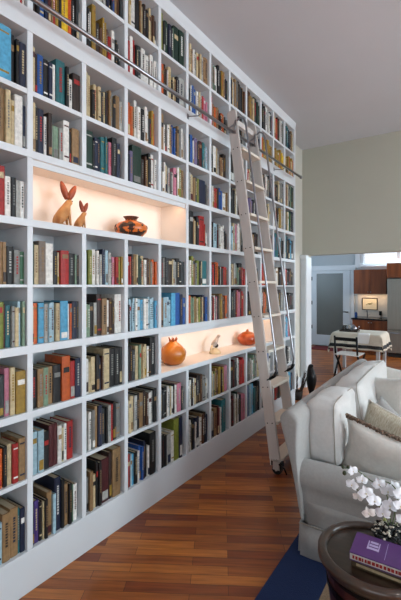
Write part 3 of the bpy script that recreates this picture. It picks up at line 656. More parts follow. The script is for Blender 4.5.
# ================================================================ LADDER
Ya, Yb_ = 3.118, 3.52
P_top, P_bot = Vector((.118, 0, 3.19)), Vector((.55, 0, .07))
dirv = (P_bot - P_top).normalized(); nrm = Vector((-dirv.z, 0, dirv.x)).normalized()
if nrm.x < 0: nrm = -nrm
root = empty('library_ladder', ((P_bot.x), (Ya + Yb_) / 2, 0)); tag(root, 'tall whitewashed rolling library ladder leaning on the rail', 'ladder')
OFF = Vector((P_bot.x, (Ya + Yb_) / 2, 0))
def lp(mb, name, m, par=None, **k):
    mb.v = [tuple(Vector(p) - OFF) for p in mb.v]; o = mb.build(name, m, None, **k); o.parent = par or root; return o
def Lp(z): return P_top + dirv * ((P_top.z - z) / -dirv.z)
HWD = .046
zs = [.12 + .303 * i for i in range(10)]
for yy, nm in ((Ya, 'near'), (Yb_, 'far')):
    a, b = P_top, P_bot
    poly = [a - nrm * HWD, a - nrm * HWD * .6 - dirv * .012, a + nrm * HWD * .6 - dirv * .012, a + nrm * HWD, b + nrm * HWD, b - nrm * HWD]
    s = lp(MB().prism([(p.x, p.z) for p in poly], yy - .013, yy + .013, 'y'), 'stile', ladwood, bevel=.003)
    for z in zs:
        c = Lp(z)
        for q in (-.022, .022):
            p = c + nrm * q
            lp(MB().tube([(p.x, yy - .0165, p.z), (p.x, yy - .0125, p.z)], .0052, 8), 'bolt', blackm, s)
    # wheel
    w = lp(MB().tube([(.565, yy - .016, .045), (.565, yy + .016, .045)], .044, 18), 'caster', blackp, smooth=False)
    lp(MB().box(.535, .595, yy - .03, yy - .022, .045, .12).box(.535, .595, yy + .022, yy + .03, .045, .12).box(.525, .60, yy - .03, yy + .03, .115, .125)
       .tube([(.565, yy - .034, .045), (.565, yy + .034, .045)], .010, 8), 'caster_bracket', mat('satin nickel', 'c8c6c2', .4, .5))
    lp(MB().tube([(.59, yy - .032, .10), (.64, yy - .032, .075), (.66, yy - .032, .03)], .007, 8), 'brake_lever', blackm, smooth=True)
    lp(MB().box(.515, .615, yy - .024, yy + .024, .07, .115), 'caster_housing', blackp, bevel=.006)
    # hook over the rail
    c = Lp(3.06)
    pts = [Lp(3.10) + nrm * .0]
    hk = [(c.x + .03, yy - .02, 2.98), (c.x + .035, yy - .02, 3.10), (RX + .01, yy - .02, 3.06), (RX - .03, yy - .02, 3.045), (RX - .035, yy - .02, 3.0)]
    lp(MB().tube(hk, .008, 8), 'rail_hook', chrome, smooth=True)
    # handrail
    top = Lp(3.12); st = Lp(3.02); pts = []
    so = .125
    pts = [Lp(3.09) + nrm * .03, Lp(3.11) + nrm * .08, Lp(3.085) + nrm * (so - .012), Lp(3.04) + nrm * so]
    for i in range(1, 12): pts.append(Lp(3.06 - i * .19) + nrm * so)
    pts += [Lp(.90) + nrm * so, Lp(.85) + nrm * (so - .018), Lp(.82) + nrm * .08, Lp(.80) + nrm * .03]
    yh = yy
    hr = lp(MB().tube([(p.x, yh, p.z) for p in pts], .0095, 10), 'handrail', chrome, smooth=True)
    p = Lp(.81) + nrm * .055
    lp(MB().tube([(p.x - .03, yh, p.z - .03), (p.x + .035, yh, p.z + .012), (p.x + .055, yh, p.z + .05)], .0145, 10), 'handrail_bracket', blackm, hr, smooth=True)
for i, z in enumerate(zs):
    c = Lp(z); dp = .062
    lp(MB().box(c.x - dp, c.x + dp, Ya + .0125, Yb_ - .0125, z - .012, z + .012), 'tread', treadw, bevel=.003)
c = Lp(3.12); lp(MB().box(c.x - .02, c.x + .02, Ya + .0125, Yb_ - .0125, 3.09, 3.14), 'top_crossbar', ladwood, bevel=.003)
for yy in (Ya + .03, Yb_ - .03):
    pass

# ================================================================ RUG
rug = empty('area_rug', (1.9, 2.4, 0)); tag(rug, 'navy bordered wool area rug under the sofa and side table', 'rug')
def rugp(mb, n, m): mb.v = [(a - 1.9, b - 2.4, c) for a, b, c in mb.v]; return mb.build(n, m, rug, bevel=.004)
x0, x1, y0, y1, w = 1.0, 3.4, .75, 4.6, .27
rugp(MB().box(x0, x0 + w, y0, y1, .001, .013).box(x1 - w, x1, y0, y1, .001, .013).box(x0 + w, x1 - w, y0, y0 + w, .001, .013).box(x0 + w, x1 - w, y1 - w, y1, .001, .013), 'border', rugm)
rugp(MB().box(x0 + w, x1 - w, y0 + w, y1 - w, .001, .012), 'field', rugf)
RZT = .013
# ================================================================ SOFA
SY0, SY1 = 2.24, 4.37
sofa = empty('sofa', (1.5, (SY0 + SY1) / 2, RZT)); tag(sofa, 'greige slipcovered sofa with its back towards the bookcase', 'sofa')
SO = Vector((1.5, (SY0 + SY1) / 2, RZT))
def sp(mb, name, m, at_=None, par=None, rot=None, smooth=True, **k):
    if at_ is None: mb.v = [tuple(Vector(p) - SO) for p in mb.v]; o = mb.build(name, m, None, smooth=smooth, **k)
    else: o = mb.build(name, m, None, smooth=smooth, loc=Vector(at_) - SO, rot=rot, **k)
    o.parent = par or sofa; return o
# backrest: leaning slab with rolled top, outline in XZ extruded along Y with rounded ends
def back_profile(s=1):
    P = []
    for i in range(13):
        a = PI * i / 12
        P.append((1.004 + .064 * math.cos(PI - a), .78 + .064 * math.sin(a)))
    P += [(1.05, .55), (1.10, .22)]
    Q = [(1.085, .165), (1.05, .40), (.988, .62)]
    return P + Q
def capped_prism(prof, y0, y1, r, steps=4):
    cx = sum(p[0] for p in prof) / len(prof); cz = sum(p[1] for p in prof) / len(prof)
    rings = []
    for i in range(steps + 1):
        a = PI / 2 * i / steps; rings.append((y0 + r * (1 - math.sin(a)), r * (1 - math.cos(a))))
    rings = [(y0 + r * (1 - math.cos(PI / 2 * i / steps)), r * (1 - math.sin(PI / 2 * i / steps))) for i in range(steps + 1)]
    full = rings + [(y0 + (y1 - y0) * t, 0) for t in (.25, .5, .75)] + [(y1 - (q - y0), ins) for q, ins in reversed(rings)]
    n = len(prof); vs = []; fs = []
    for (yy, ins) in full:
        for (x, z) in prof:
            d = math.hypot(x - cx, z - cz); k = max(0, 1 - ins / max(d, .05))
            vs.append((cx + (x - cx) * k, yy, cz + (z - cz) * k))
    for i in range(len(full) - 1):
        for j in range(n): fs.append((i * n + j, i * n + (j + 1) % n, (i + 1) * n + (j + 1) % n, (i + 1) * n + j))
    fs += [tuple(range(n))[::-1], tuple(range((len(full) - 1) * n, len(full) * n))]
    return MB().add(vs, fs)
sp(capped_prism(back_profile(), SY0, SY1 - .02, .035), 'backrest', sofam, sub=1)
# arms: panel + roll
def arm(y0, y1, sgn):
    yc = (y0 + y1) / 2; prof = []
    # cross-section in YZ: roll on top of a panel
    R = .095
    pts = []
    for i in range(17):
        a = math.radians(-38 + (256) * i / 16)
        pts.append((yc + R * math.cos(a), .443 + R * .98 * math.sin(a)))
    pts += [(yc - R * .80, .35), (yc - R * .88, .165), (yc + R * .88, .165), (yc + R * .80, .35)]
    mb = MB(); vs = []; fs = []; n = len(pts); cy = yc; cz = .36
    xs = [1.0, 1.004, 1.02, 1.05, 1.3, 1.6, 1.88, 1.92, 1.945, 1.95]; ins = [.05, .025, .008, 0, 0, 0, 0, .008, .025, .05]
    for x, q in zip(xs, ins):
        for (yy, z) in pts:
            d = math.hypot(yy - cy, z - cz); k = 1 - q / max(d, .06)
            # follow the raked back at low x
            vs.append((x + max(0, (.6 - z)) * (.16 if x < 1.2 else 0), cy + (yy - cy) * k, cz + (z - cz) * k))
    for i in range(len(xs) - 1):
        for j in range(n): fs.append((i * n + j, i * n + (j + 1) % n, (i + 1) * n + (j + 1) % n, (i + 1) * n + j))
    fs += [tuple(range(n))[::-1], tuple(range((len(xs) - 1) * n, len(xs) * n))]
    mb.add(vs, fs)
    return sp(mb, 'arm', sofam, sub=1)
arm(SY0, SY0 + .22, 1); arm(SY1 - .22, SY1, -1)
sp(softbox(.86, SY1 - SY0 - .03, .30, .03, n=6), 'frame_rail', sofam, (1.535, (SY0 + SY1) / 2, .18))
sp(softbox(.86, SY1 - SY0 - .1, .16, .03, n=6), 'seat_base', sofam, (1.50, (SY0 + SY1) / 2, .245))
mid = (SY0 + SY1) / 2
YS = 2.97
for y0, y1, sd in ((SY0 + .225, mid, 1), (mid, SY1 - .225, 2)):
    sp(softbox(.72, y1 - y0 - .008, .16, .045, .02, n=12, wr=.004, seed=sd), 'seat_cushion', sofam, (1.60, (y0 + y1) / 2, .41))
for y0, y1, sd, CH, xc, ln in ((SY0 + .225, YS, 1, .385, 1.138, -2), (YS, SY1 - .225, 2, .40, 1.185, -9)):
    L_ = y1 - y0 - .006
    bc = sp(softbox(.205, L_, CH, .038, .024, n=16, wr=.013, seed=sd + 5), 'back_cushion', pillm if 0 else mat('sofa cushion linen', 'cccac7', .92, var=.05, scale=60, bump=.15, sheen=.3), (xc, (y0 + y1) / 2, .475 + CH / 2), rot=(0, math.radians(ln), 0))
    # piping loops around the two faces
    for sx in (-.078, .078):
        pts = []; hh, hl, r = CH / 2 + .001, L_ / 2, .045
        for cyq, czq, a0 in ((hl - r, hh - r, 0), (-hl + r, hh - r, 90), (-hl + r, -hh + r, 180), (hl - r, -hh + r, 270)):
            for i in range(6):
                a = math.radians(a0 + 18 * i); 
                y_, z_ = cyq + r * math.cos(a), czq + r * math.sin(a)
                pts.append((sx, y_ * .995, z_ * .993))
        pts.append(pts[0])
        dense = []
        for p, q in zip(pts, pts[1:]):
            p, q = Vector(p), Vector(q); m = max(1, int((q - p).length / .04))
            for i in range(m): dense.append(p.lerp(q, i / m))
        def surf(p):
            u = Vector((p.x / .1, p.y / hl, p.z / .23)); o = p.copy()
            if abs(p.y) > hl - .02: o.y += math.copysign(1, p.y) * .0144 * (1 - min(1, u.x ** 2)) * max(0, 1 - u.z ** 2)
            if abs(p.z) > hh - .03: o.z += math.copysign(1, p.z) * .024 * (1 - min(1, u.x ** 2)) * max(0, 1 - u.y ** 2)
            return o
        sp(MB().tube([surf(p) for p in dense] + [surf(dense[0])], .003, 6), 'piping', pipem, (0, 0, 0) if 0 else SO, par=bc)
# skirt with corner pleats
def skirt_panel(p, q, z0, z1, n=14, flare=.012):
    p, q = Vector(p), Vector(q); d = (q - p).normalized(); nn = Vector((d.y, -d.x, 0)); vs = []; fs = []
    for i in range(n + 1):
        c = p.lerp(q, i / n); wv = .003 * math.sin(i * 1.7)
        for (z, f) in ((z1, 0), (z0, 1)):
            for th in (0, -.008): o = c + nn * (flare * f + wv * f + th); vs.append((o.x, o.y, z))
    for i in range(n):
        a = i * 4; b = a + 4
        fs += [(a, b, b + 2, a + 2), (a + 1, a + 3, b + 3, b + 1), (a, a + 1, b + 1, b), (a + 2, b + 2, b + 3, a + 3)]
    fs += [(0, 2, 3, 1), (n * 4, n * 4 + 1, n * 4 + 3, n * 4 + 2)]
    return MB().add(vs, fs)
xk, xr = 1.068, 1.96
for p, q in (((xk + .012, SY0 + .005, 0), (xr, SY0 + .005, 0)), ((xk, SY1, 0), (xk, SY0 + .02, 0)), ((xr, SY0, 0), (xr, SY1, 0)), ((xr, SY1, 0), (xk, SY1, 0))):
    sp(skirt_panel(p, q, .018, .20), 'skirt', sofam)
sp(MB().box(xk + .008, xk + .03, SY0 + .006, SY0 + .03, .02, .17), 'pleat', sofam, smooth=False)
sp(MB().tube([(xk + .004, SY0 - .002, .201), (xr, SY0 - .002, .201)], .0035, 6), 'piping', pipem)
# ---- throw pillows (each lies on the sofa: a thing of its own)
def pillow(name, c, w, h, t, rot, m, label, fringe=None, seed=0, trim=None, pinch=.09):
    root = empty(name, c); root.rotation_euler = rot; tag(root, label, 'pillow', 'throw pillows on the sofa')
    cov = pillow_mb(w, h, t, seed=seed, pinch=pinch).build('cover', m, root, smooth=True)
    if fringe:
        mb = MB(); rng = random.Random(seed)
        for side in fringe:
            N_ = 60
            for i in range(N_):
                u = -1 + 2 * (i + .5) / N_; 
                ed = 1 - .09 * (1 - u * u)
                if side == 't': p = Vector((u * w / 2, 0, h / 2 * ed)); d = Vector((0, 0, 1))
                if side == 'l': p = Vector((-w / 2 * ed, 0, u * h / 2)); d = Vector((-1, 0, 0))
                if side == 'r': p = Vector((w / 2 * ed, 0, u * h / 2)); d = Vector((1, 0, 0))
                for k in range(3):
                    dd = (d + Vector((rng.uniform(-.5, .5), rng.uniform(-.9, .9), rng.uniform(-.4, .4)))).normalized()
                    mb.tube([p - dd * .014, p + dd * .014, p + dd * .022 + Vector((0, rng.uniform(-.012, .012), -.01))], [.0065, .0075, .004], 5)
        mb.build('fringe', fringem, root, smooth=True)
    if trim:
        e = []
        for k in range(81):
            t_ = k / 80 * 4; sgm = int(t_) % 4; f = -1 + 2 * (t_ - int(t_)); ed = 1 - .09 * (1 - f * f)
            e.append({0: (f * w / 2, 0, h / 2 * ed), 1: (w / 2 * ed, 0, -f * h / 2), 2: (-f * w / 2, 0, -h / 2 * ed), 3: (-w / 2 * ed, 0, f * h / 2)}[sgm])
        MB().tube(e, .005, 6).build('piping', trim, root, smooth=True)
    return root
R = math.radians
pillow('fringed_pillow', (1.52, 2.555, .55), .60, .36, .15, (R(10), R(14), R(0)), pillm, 'large pale pillow with brown fringe along the top, nearest the arm', 't', 1, pinch=.15)
pillow('throw_pillow', (1.47, 2.93, .585), .42, .30, .13, (R(-8), R(18), R(-8)), tanp, 'tan woven pillow with pale piping behind the nearest fringed pillow', None, 2, trim=pillm)
pillow('throw_pillow', (1.40, 3.16, .60), .28, .24, .12, (R(-10), R(35), R(-20)), sofam, 'small greige pillow wedged between the tan and white pillows', None, 3)
pillow('throw_pillow', (1.37, 3.42, .665), .44, .42, .16, (R(-8), R(-8), R(-28)), pillm, 'large white pillow in the middle of the sofa', 'l', 4)
pillow('fringed_pillow', (1.36, 4.08, .675), .40, .30, .15, (R(-10), R(4), R(-12)), pillm, 'white pillow with brown fringed corner at the far sofa arm', 'l', 5)

# ================================================================ SIDE TABLE, BOOKS, ORCHID
TX, TY, TZ = 1.562, 1.805, .46
root = empty('drum_table', (TX, TY, RZT)); tag(root, 'round dark wooden barrel side table with raised rim', 'table'); z_ = RZT
def tp_(mb, n, m, **k): return mb.build(n, m, root, **k)
MB().lathe([(0, TZ - .03 - z_), (.198, TZ - .03 - z_), (.2, TZ - .022 - z_), (0, TZ - .018 - z_)], 64).build('tabletop', darkw, root, smooth=False)
MB().lathe([(.190, TZ - .045 - z_), (.222, TZ - .05 - z_), (.232, TZ - .035 - z_), (.232, TZ - .012 - z_), (.222, TZ - .001 - z_), (.208, TZ - z_), (.198, TZ - .006 - z_), (.193, TZ - .02 - z_), (.190, TZ - .045 - z_)], 72).build('rim', rimw, root, smooth=True)
prof = [(.15, 0), (.155, .004), (.172, .12), (.185, .24), (.198, .36), (.204, TZ - .045 - z_), (0, TZ - .045 - z_)]
MB().lathe(prof, 22).build('barrel', redw, root)
for zz, rr in ((.05, .1632), (.29, .1915), (.365, .1995)):
    MB().lathe([(rr - .004, zz), (rr + .003, zz), (rr + .006, zz + .028), (rr - .002, zz + .028), (rr - .004, zz)], 48).build('hoop', blackm, root, smooth=False)
TT = TZ - .018
def book_thing(label, c, lx, ly, h, cover, rz=0, spine=None):
    root = empty('hardcover_book', c, rz); tag(root, label, 'book')
    t = .003
    MB().box(0, lx, 0, ly, h - t, h).box(0, lx, 0, ly, 0, t).box(0, lx, 0, .003, t, h - t).build('cover', cover, root, bevel=.001)
    MB().box(.003, lx - .004, .003, ly - .004, t, h - t).build('pages', pagem, root)
    return root
b1 = book_thing('brown hardcover book lying under the purple book on the table', (TX - .068, TY - .118, TT), .25, .15, .028, mat('olive brown cover', '4a3b26', .5, var=.2), R(-1))
MB().box(.02, .23, -.0012, .001, .009, .019).build('spine_band', bmat('cr'), b1)
b2 = book_thing('purple hardcover book with pale emblem lying on top of a brown book', (TX - .073, TY - .126, TT + .0285), .26, .155, .034, mat('purple cloth cover', '57306f', .45, var=.1, scale=20), R(1))
MB().box(.002, .258, -.0012, .001, .006, .029).build('spine', bmat('wh'), b2)
mb = MB(); x = .012; rng = random.Random(3)
while x < .24:
    l = rng.uniform(.006, .013); mb.box(x, x + l, -.0022, -.001, .011, .024); x += l + rng.uniform(.002, .005)
mb.build('spine_lettering', bmat('rd'), b2)
mb = MB(); T0 = .0345
for i in range(3): mb.box(.060 + i * .002, .098 - i * .002, .060 + i * .022, .074 + i * .022, .0335, T0)
mb.box(.056, .060, .058, .118, .0335, T0).box(.098, .102, .058, .118, .0335, T0)
mb.build('emblem', mat('silver foil', 'b7a9cf', .4, var=.1), b2)
MB().box(.128, .1295, .02, .135, .0335, .0343).build('cover_line', mat('silver foil', 'b7a9cf'), b2)
# orchid
OX, OY = 1.612, 1.918
orch = empty('potted_orchid', (OX, OY, TT)); tag(orch, 'white flowering orchid in a low dark pot on the side table', 'plant')
OO = Vector((OX, OY, TT))
MB().lathe([(0, .001), (.045, 0), (.062, .012), (.074, .040), (.076, .062), (.070, .062), (.066, .042), (0, .040)], 36).build('pot', mat('dark glazed pot', '17171a', .25, coat=.4), orch, smooth=True)
mb = MB(); rng = random.Random(8)
for i in range(260):
    a = rng.uniform(0, 2 * PI); r = .080 * math.sqrt(rng.random()); z = .060 + .020 * (1 - (r / .08) ** 2) + rng.uniform(-.004, .004)
    mb.ball((r * math.cos(a), r * math.sin(a), z), rng.uniform(.005, .009), (1, rng.uniform(.7, 1), .7), 6, 4, mi=1 if rng.random() < .28 else 0)
tag(mb.build('pebbles', [blackp, mat('pale pebble', 'c9c2b2', .6)], orch, smooth=True), kind='stuff')
def flower(c, face, r, m, roll=0):
    c = Vector(c); f = Vector(face).normalized(); up = Vector((0, 0, 1)); sx = f.cross(up).normalized(); u = sx.cross(f)
    rot = Matrix((sx, u, f)).transposed()
    mb = MB(); n = 6
    for k, (ang, L_, W_) in enumerate([(90, 1, .62), (210, .95, .58), (330, .95, .58), (15, 1.05, 1.05), (165, 1.05, 1.05)]):
        a = R(ang + roll); d = Vector((math.cos(a), math.sin(a), 0)); s = Vector((-math.sin(a), math.cos(a), 0))
        vs = []; fs = []; nu, nv = 7, 6
        for i in range(nu + 1):
            t = i / nu; wd = math.sin(PI * min(1, .1 + t * .93)) ** .7 * W_ * r * .5
            for j in range(nv + 1):
                q = -1 + 2 * j / nv
                z = r * (.18 * math.sin(t * 2.6) - .22 * t * t + .10 * q * q * t) + (.04 * r if k > 2 else 0)
                vs.append(d * (t * L_ * r) + s * (q * wd) + Vector((0, 0, z)))
        for i in range(nu):
            for j in range(nv):
                p = i * (nv + 1) + j; fs.append((p, p + 1, p + nv + 2, p + nv + 1))
        top = [rot @ v + c - OO for v in vs]; bot = [rot @ (v - Vector((0, 0, .0009))) + c - OO for v in vs]
        nn = len(vs); edge = []
        mb.add([tuple(v) for v in top] + [tuple(v) for v in bot], fs + [tuple(nn + i for i in reversed(q)) for q in fs])
    fl = mb.build('flower', m, orch, smooth=False)
    for p in fl.data.polygons: p.use_smooth = True
    l = MB().ball(tuple(rot @ Vector((0, -.06 * r, .20 * r)) + c - OO), r * .11, (1, 1, 1.2), 8, 6).build('lip', mat('yellow lip', 'e2d8bc', .6, var=.3, scale=60), fl, smooth=True)
    return fl
FL = [(353, 471, 1.80, 6), (352, 485, 1.76, 7), (362, 480, 1.79, 6.5), (366, 493, 1.75, 8.5), (358, 497, 1.79, 6), (374, 501, 1.74, 8.5), (369, 513, 1.70, 7.5), (383, 513, 1.72, 8.5),
      (390, 506, 1.75, 8.5), (379, 484, 1.80, 7.5), (388, 491, 1.79, 8.5), (394, 487, 1.82, 7), (401, 495, 1.74, 9), (400, 506, 1.72, 8), (403, 521, 1.68, 8), (410, 488, 1.76, 8.5), (413, 503, 1.72, 9), (408, 515, 1.75, 8)]
rng = random.Random(2)
for i, (px, py, Z, rp) in enumerate(FL):
    c = at(px, py, Z); fwd = Vector((ST * .55 + rng.uniform(-.35, .35), -.9, .15 + rng.uniform(-.3, .35)))
    flower(c, fwd, rp / FPX * Z * .9, petalp if i in (6, 4) else petal, rng.uniform(-25, 25))
def stem(pxs, r=.0026):
    P = [Vector((OX, OY, TT + .06))] + [at(a, b, c) for a, b, c in pxs]
    D = []
    for i in range(len(P) - 1):
        p0, p1, p2, p3 = P[max(i - 1, 0)], P[i], P[i + 1], P[min(i + 2, len(P) - 1)]
        for k in range(5):
            t = k / 5; D.append(.5 * ((2 * p1) + (p2 - p0) * t + (2 * p0 - 5 * p1 + 4 * p2 - p3) * t * t + (3 * p1 - p0 - 3 * p2 + p3) * t ** 3))
    D.append(P[-1])
    return MB().tube([p - OO for p in D], r, 6).build('stem', stemm, orch, smooth=True)
stem([(389, 505, 1.82), (384, 490, 1.83), (370, 480, 1.82), (356, 470, 1.81), (344, 468, 1.80)])
stem([(395, 512, 1.80), (398, 495, 1.80), (391, 484, 1.82), (378, 480, 1.82)])
stem([(385, 515, 1.77), (378, 505, 1.76), (366, 498, 1.77), (354, 486, 1.77)])
stem([(398, 522, 1.76), (408, 508, 1.77), (412, 490, 1.78)])
for px, py, rp in ((343, 467, 1.6), (344.5, 473, 2.0), (348, 467, 1.5), (385, 520.5, 2.2)):
    c = at(px, py, 1.80) - OO; MB().ball(c, rp / FPX * 1.8, (1, 1, 1.15)).build('bud', budm if px < 380 else mat('pale green bud', 'a9b070', .5), orch, smooth=True)
# ================================================================ KITCHEN
def cab(name, x0, x1, y0, y1, z0, z1, label, ndoors=2, group=None, knobs='b'):
    root = empty(name, ((x0 + x1) / 2, (y0 + y1) / 2, z0)); tag(root, label, 'cabinet', group); cx, cy = (x0 + x1) / 2, (y0 + y1) / 2
    MB().box(x0 - cx, x1 - cx, y0 + .02 - cy, y1 - cy, 0, z1 - z0).build('body', cabm, root)
    w = (x1 - x0) / ndoors
    for i in range(ndoors):
        a, b = x0 + i * w + .004 - cx, x0 + (i + 1) * w - .004 - cx; H = z1 - z0
        d = MB().box(a, b, y0 + .006 - cy, y0 + .019 - cy, .005, H - .005).box(a, a + .05, y0 - cy, y0 + .006 - cy, .005, H - .005).box(b - .05, b, y0 - cy, y0 + .006 - cy, .005, H - .005) \
            .box(a + .05, b - .05, y0 - cy, y0 + .006 - cy, .005, .055).box(a + .05, b - .05, y0 - cy, y0 + .006 - cy, H - .055, H - .005).build('door', cabm, root)
        kx = b - .028 if i % 2 == 0 else a + .028; kz = .05 if knobs == 'b' else H - .06
        MB().ball((kx, y0 - .014 - cy, kz), .014).build('knob', chrome, d, smooth=True)
    return root
cab('wall_cabinet', X_at(353.5, 10.15), X_at(386, 10.15), 10.15, 10.499, 1.405, 2.0, 'cherry wood wall cabinet with two doors above the backsplash')
fx0 = X_at(387.5, 9.68); fx1 = fx0 + .86
cab('fridge_cabinet', X_at(386.6, 9.95), fx1 + .02, 9.95, 10.499, 1.79, 2.13, 'cherry wood cabinet mounted above the refrigerator')
bx0, bx1 = X_at(352, 9.88), fx0 - .01
cab('base_cabinet', bx0, bx1, 9.9, 10.49, .0, .79, 'cherry wood base cabinet under the dark counter', 2, knobs='t')
tag(MB().box(bx0 - .02, bx1, 9.87, 10.49, .791, .83).build('countertop', counterm, bevel=.004), 'dark stone kitchen countertop over the base cabinet', 'countertop')
tag(MB().box(bx0, bx1, 10.485, 10.499, .832, 1.40).build('backsplash', tilem), 'pale tiled backsplash behind the kitchen counter', 'backsplash')
# framed print
X0, X1 = X_at(362, 10.47), X_at(377.5, 10.47)
zA, zB = 1.6 - (310 - 286) * 9.75 / 390, 1.6 - (298 - 286) * 9.75 / 390
root = empty('framed_picture', ((X0 + X1) / 2, 10.482, zA)); tag(root, 'small framed bird picture hanging on the kitchen backsplash', 'picture'); cx = (X0 + X1) / 2; w = (X1 - X0) / 2; h = zB - zA
MB().box(-w, w, -.02, 0, 0, .015).box(-w, w, -.02, 0, h - .015, h).box(-w, -w + .015, -.02, 0, .015, h - .015).box(w - .015, w, -.02, 0, .015, h - .015).build('frame', mat('dark picture frame', '3a2418', .4), root)
MB().box(-w + .015, w - .015, -.008, -.002, .015, h - .015).build('print', printm, root)
MB().ball((0, -.009, h * .5), .03, (1.6, .06, .6)).ball((.05, -.009, h * .58), .012, (1.2, .1, .9)).tube([(-.04, -.009, h * .5), (-.09, -.009, h * .42)], .006, 6).build('painted_bird', mat('olive sketch', '6b6a3a', .8), root, smooth=True)
# outlet / black device
xx = X_at(380.5, 10.47); tag(MB().box(xx - .03, xx + .03, 10.44, 10.484, .875 + .0, .98).tube([(xx + .01, 10.46, .90), (xx + .02, 10.45, .832)], .006).build('wall_phone', blackm, bevel=.004), 'small black device on the backsplash right of the picture', 'device')
# fridge
root = empty('refrigerator', ((fx0 + fx1) / 2, 10.05, 0)); tag(root, 'stainless steel refrigerator at the right edge of the kitchen', 'refrigerator')
w = .43; y = 9.66 - 10.05
MB().box(-w, w, y + .05, .42, .01, 1.76).build('body', mat('dark grey case', '4a4a4a', .5), root)
MB().box(-w, w, y, y + .048, .62, 1.76).build('door', steel, root, bevel=.004)
MB().box(-w, w, y, y + .048, .10, .61).build('freezer_drawer', steel, root, bevel=.004)
MB().tube([(w - .06, y, .75), (w - .06, y - .05, .78), (w - .06, y - .05, 1.55), (w - .06, y, 1.58)], .011).build('handle', chrome, root, smooth=True)
MB().tube([(-w + .06, y, .55), (-w + .08, y - .05, .55), (w - .08, y - .05, .55), (w - .06, y, .55)], .011).build('handle', chrome, root, smooth=True)
MB().box(-w + .02, w - .02, y + .02, y + .05, .0, .09).build('toe_grille', blackp, root)
# counter things
xx = X_at(356, 10.1)
root = empty('soap_bottle', (xx, 10.1, .83)); tag(root, 'small blue bottle standing on the dark kitchen counter', 'bottle')
MB().lathe([(0, 0), (.03, 0), (.034, .02), (.034, .10), (.012, .125), (.012, .14), (0, .14)], 16).build('body', bmat('bl'), root, smooth=True); MB().lathe([(.013, .138), (.013, .16), (0, .16)], 12).build('cap', bmat('wh'), root)
xx = X_at(366, 10.1)
root = empty('faucet', (xx, 10.25, .83)); tag(root, 'small dark faucet rising from the kitchen counter', 'faucet')
MB().tube([(0, 0, 0), (0, 0, .14), (0, -.04, .18), (0, -.10, .17), (0, -.11, .14)], .011).build('spout', chrome, root, smooth=True); MB().tube([(.02, 0, .05), (.07, 0, .08)], .008).build('lever', chrome, root, smooth=True)
# red mat
tag(MB().box(X_at(313, 10.1), X_at(345, 10.1), 9.75, 10.36, .001, .016).build('door_mat', mat('dark red mat', '6e1a22', .95, var=.3, scale=80), bevel=.004), 'dark red mat on the floor before the kitchen door', 'mat')
# table with cloth
tcx, tcy, th = .29, 7.62, .75
root = empty('dining_table', (tcx, tcy, 0)); tag(root, 'small square kitchen table with white legs under the cloth', 'table')
MB().box(-.40, .40, -.36, .36, th - .03, th).build('tabletop', white, root)
for sx in (-1, 1):
    for sy in (-1, 1):
        MB().box(sx * .36 - .028, sx * .36 + .028, sy * .32 - .028, sy * .32 + .028, 0, th - .031).build('leg', white, root, bevel=.003)
n = 44; vs = []; fs = []
hw, hd, drop = .405, .365, .27
for i in range(n + 1):
    for j in range(n + 1):
        u = -1 + 2 * i / n; v = -1 + 2 * j / n
        x, y = u * (hw + drop), v * (hd + drop)
        ox, oy = max(0, abs(x) - hw), max(0, abs(y) - hd)
        o = max(ox, oy) + .35 * min(ox, oy)
        cxx, cyy = max(-hw, min(hw, x)), max(-hd, min(hd, y))
        a = math.atan2(y, x)
        wv = .018 * math.sin(a * 17) * min(1, o / drop)
        out = .02 * min(1, o / .05) + .10 * (o / drop) * .45 + wv
        dx_, dy_ = (math.copysign(1, x) if ox > 0 else 0), (math.copysign(1, y) if oy > 0 else 0)
        l = math.hypot(dx_, dy_) or 1
        vs.append((tcx + cxx + dx_ / l * out, tcy + cyy + dy_ / l * out, th + .004 - o))
stripe = []
for i in range(n):
    for j in range(n):
        a = i * (n + 1) + j; fs.append((a, a + 1, a + n + 2, a + n + 1))
        k = max(abs(-1 + 2 * (i + .5) / n) * (hw + drop) - hw, abs(-1 + 2 * (j + .5) / n) * (hd + drop) - hd)
        stripe.append(1 if drop * .66 < k < drop * .84 else 0)
mb = MB(); mb.add(vs, fs); mb.m = stripe
o = mb.build('tablecloth', [clothm, bmat('bk')]); 
for p in o.data.polygons: p.use_smooth = True
md = o.modifiers.new('S', 'SOLIDIFY'); md.thickness = .003; md.offset = 1
tag(o, 'cream tablecloth with black border stripe draped over the kitchen table', 'tablecloth')
# tray with pitcher and glasses
tx, ty = tcx - .17, tcy - .05
root = empty('serving_tray', (tx, ty, th + .008)); tag(root, 'small dark tray on the left of the kitchen table', 'tray')
MB().box(-.16, .16, -.12, .12, 0, .008).build('base', darkw, root); MB().box(-.16, .16, -.12, -.11, .008, .03).box(-.16, .16, .11, .12, .008, .03).box(-.16, -.15, -.11, .11, .008, .03).box(.15, .16, -.11, .11, .008, .03).build('rim', darkw, root)
zt = th + .017
root = empty('teapot', (tx + .07, ty, zt)); tag(root, 'shiny silver teapot standing on the dark kitchen tray', 'teapot')
MB().lathe([(0, 0), (.04, 0), (.055, .03), (.055, .06), (.035, .09), (.03, .095), (.012, .105), (.01, .12), (0, .12)], 24).build('body', chrome, root, smooth=True)
MB().tube([(.05, 0, .04), (.08, 0, .06), (.095, 0, .095)], [.012, .008, .006]).build('spout', chrome, root, smooth=True)
MB().tube([(-.05, 0, .08), (-.085, 0, .075), (-.085, 0, .04), (-.05, 0, .03)], .005).build('handle', chrome, root, smooth=True)
